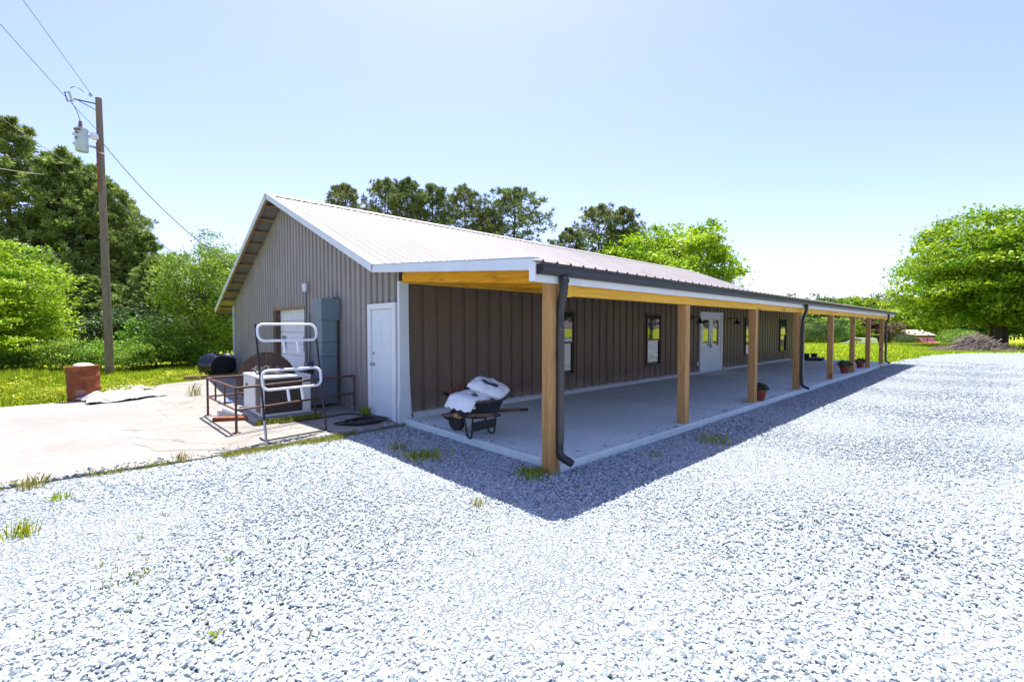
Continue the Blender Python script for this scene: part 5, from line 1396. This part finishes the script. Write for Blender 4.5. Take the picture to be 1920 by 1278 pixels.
# far house
hX, hY = col_at(1712, 84); hz = terrain(84)
hs = empty('far_house', (hX, hY, hz), 'low dark house with a pinkish roof beyond the lawn', 'house', rz=YAW - R(90))
b = MB(); b.box(-4.9, .2, 0, 7, 0, 3.35); b.box(.2, 5.0, 1.5, 7, 0, 3.2); b.build('wall', M['brick'], hs)
b = MB(); b.prism([(-5.4, -.5, 3.35), (-5.4, 3.5, 4.5), (-5.4, 7.5, 3.35)], (5.2, 0, 0)); rf = b.build('roof', M['farroof'], hs)
b = MB(); b.prism([(-.19, .2, 3.3), (-.19, 3.4, 4.3), (-.19, 6.8, 3.3)], (.08, 0, 0)); b.build('gable_board', M['white'], hs)
b = MB(); b.prism([(.1, 1.0, 3.25), (.1, 4.0, 4.25), (.1, 7.5, 3.25)], (5.2, 0, 0)); b.build('roof', M['farroof'], hs)
b = MB(); b.box(-.1, .6, 3.2, 4.0, 3.4, 5.3); b.build('chimney', M['brick'], rf)
for xx in (-4.2, -2.7, -1.2):
    b = MB(); b.box(xx, xx + .9, -.05, .0, 1.6, 2.8); w_ = b.build('window', M['white'], hs)
    b = MB(); b.box(xx + .08, xx + .82, -.07, -.052, 1.68, 2.72); b.build('pane', M['glass'], w_)
b = MB(); b.box(1.6, 2.6, 1.45, 1.498, 0, 2.2); b.build('door', M['white'], hs)

def car(name, px, d, rz, paint, label, L_=4.4, W_=1.8, H_=1.45, van=False, cat='car'):
    X_, Y_ = col_at(px, d); t = empty(name, (X_, Y_, terrain(d)), label, cat, rz=YAW - R(90) + rz)
    pr_ = ([(-.5, .22), (-.5, .62), (-.47, .95), (.18, 1.0), (.34, .62), (.48, .52), (.5, .25)] if van else
           [(-.5, .25), (-.5, .55), (-.44, .64), (-.36, .66), (-.24, .98), (.08, 1.0), (.24, .68), (.45, .6), (.5, .45), (.5, .24)])
    b = MB(); b.prism([(a * L_, -W_ / 2, c * H_) for a, c in pr_], (0, W_, 0)); b.build('body', M[paint], t, bevel=.06)
    wp = [(-.34, .68), (-.23, .93), (.07, .95), (.21, .69)] if not van else [(-.05, .66), (-.05, .92), (.17, .93), (.29, .66)]
    for yy in (-W_ / 2 - .012, W_ / 2 + .002):
        b = MB(); b.prism([(a * L_, yy, c * H_) for a, c in wp], (0, .01, 0)); b.build('window', M['glass'], t)
    b = MB(); a_, c_ = ((.085, .97), (.235, .70)) if not van else ((.19, .97), (.33, .64))
    b.add([(a_[0] * L_ + .02, -W_ * .42, a_[1] * H_ * 1.0), (c_[0] if False else a_[0] * L_ + .02, W_ * .42, a_[1] * H_), (c_[0] * L_ + .02, W_ * .44, c_[1] * H_ + .02), (c_[0] * L_ + .02, -W_ * .44, c_[1] * H_ + .02)], [(0, 1, 2, 3)]); b.build('windscreen', M['glass'], t)
    for sx in (-.31, .31):
        for sy in (-1, 1):
            wl = empty('wheel', (sx * L_, sy * (W_ / 2 - .08), .32)); wl.parent = t
            rx_ = Matrix.Rotation(R(90), 3, 'X')
            b = MB(); b.lathe([(.2, -.1), (.32, -.1), (.33, 0), (.32, .1), (.2, .1)], (0, 0, 0), 18, rx_); b.build('tyre', M['rubber'], wl)
            b = MB(); b.lathe([(0, -.105), (.2, -.095), (.2, .095), (0, .105)], (0, 0, 0), 14, rx_); b.build('rim', M['steel'], wl)
    for sy in (-.6, .45):
        b = MB(); b.box(L_ * .49, L_ * .505, sy, sy + .25, .48 * H_, .56 * H_); b.build('headlight', M['tube'], t)
car('parked_car', 1734, 70, R(255), 'red', 'small red car parked in front of the far house', 3.9, 1.7, 1.45)
car('white_van', 1610, 72, R(150), 'carwhite', 'white van parked beyond the lawn, seen between far porch posts', 4.6, 1.9, 1.75, True, 'van')
# field fence
fc = empty('wire_fence', (*col_at(1640, 46), -.02), 'sagging wire fence with thin leaning posts across the lawn', 'fence')
fo = fc.location; tops = []
for i, px in enumerate((1470, 1546, 1606, 1672, 1738, 1800, 1870, 1940)):
    X_, Y_ = col_at(px, 46); ln = (-.06, .05, .09, -.04, .10, .02, -.05, .04)[i]
    b = MB(tuple(fo)); a = Vector((X_, Y_, -.05)); c = a + Vector((ln, -ln, 1.05)); b.tube([a, c], .03, 6); b.build('post', M['greywood'], fc); tops.append((a, c))
for f_ in (.45, .72, .95):
    b = MB(tuple(fo)); b.tube([a + (c - a) * f_ + Vector((0, 0, -.02 * (i % 2))) for i, (a, c) in enumerate(tops)], .006, 4); b.build('strand', M['wire'], fc)
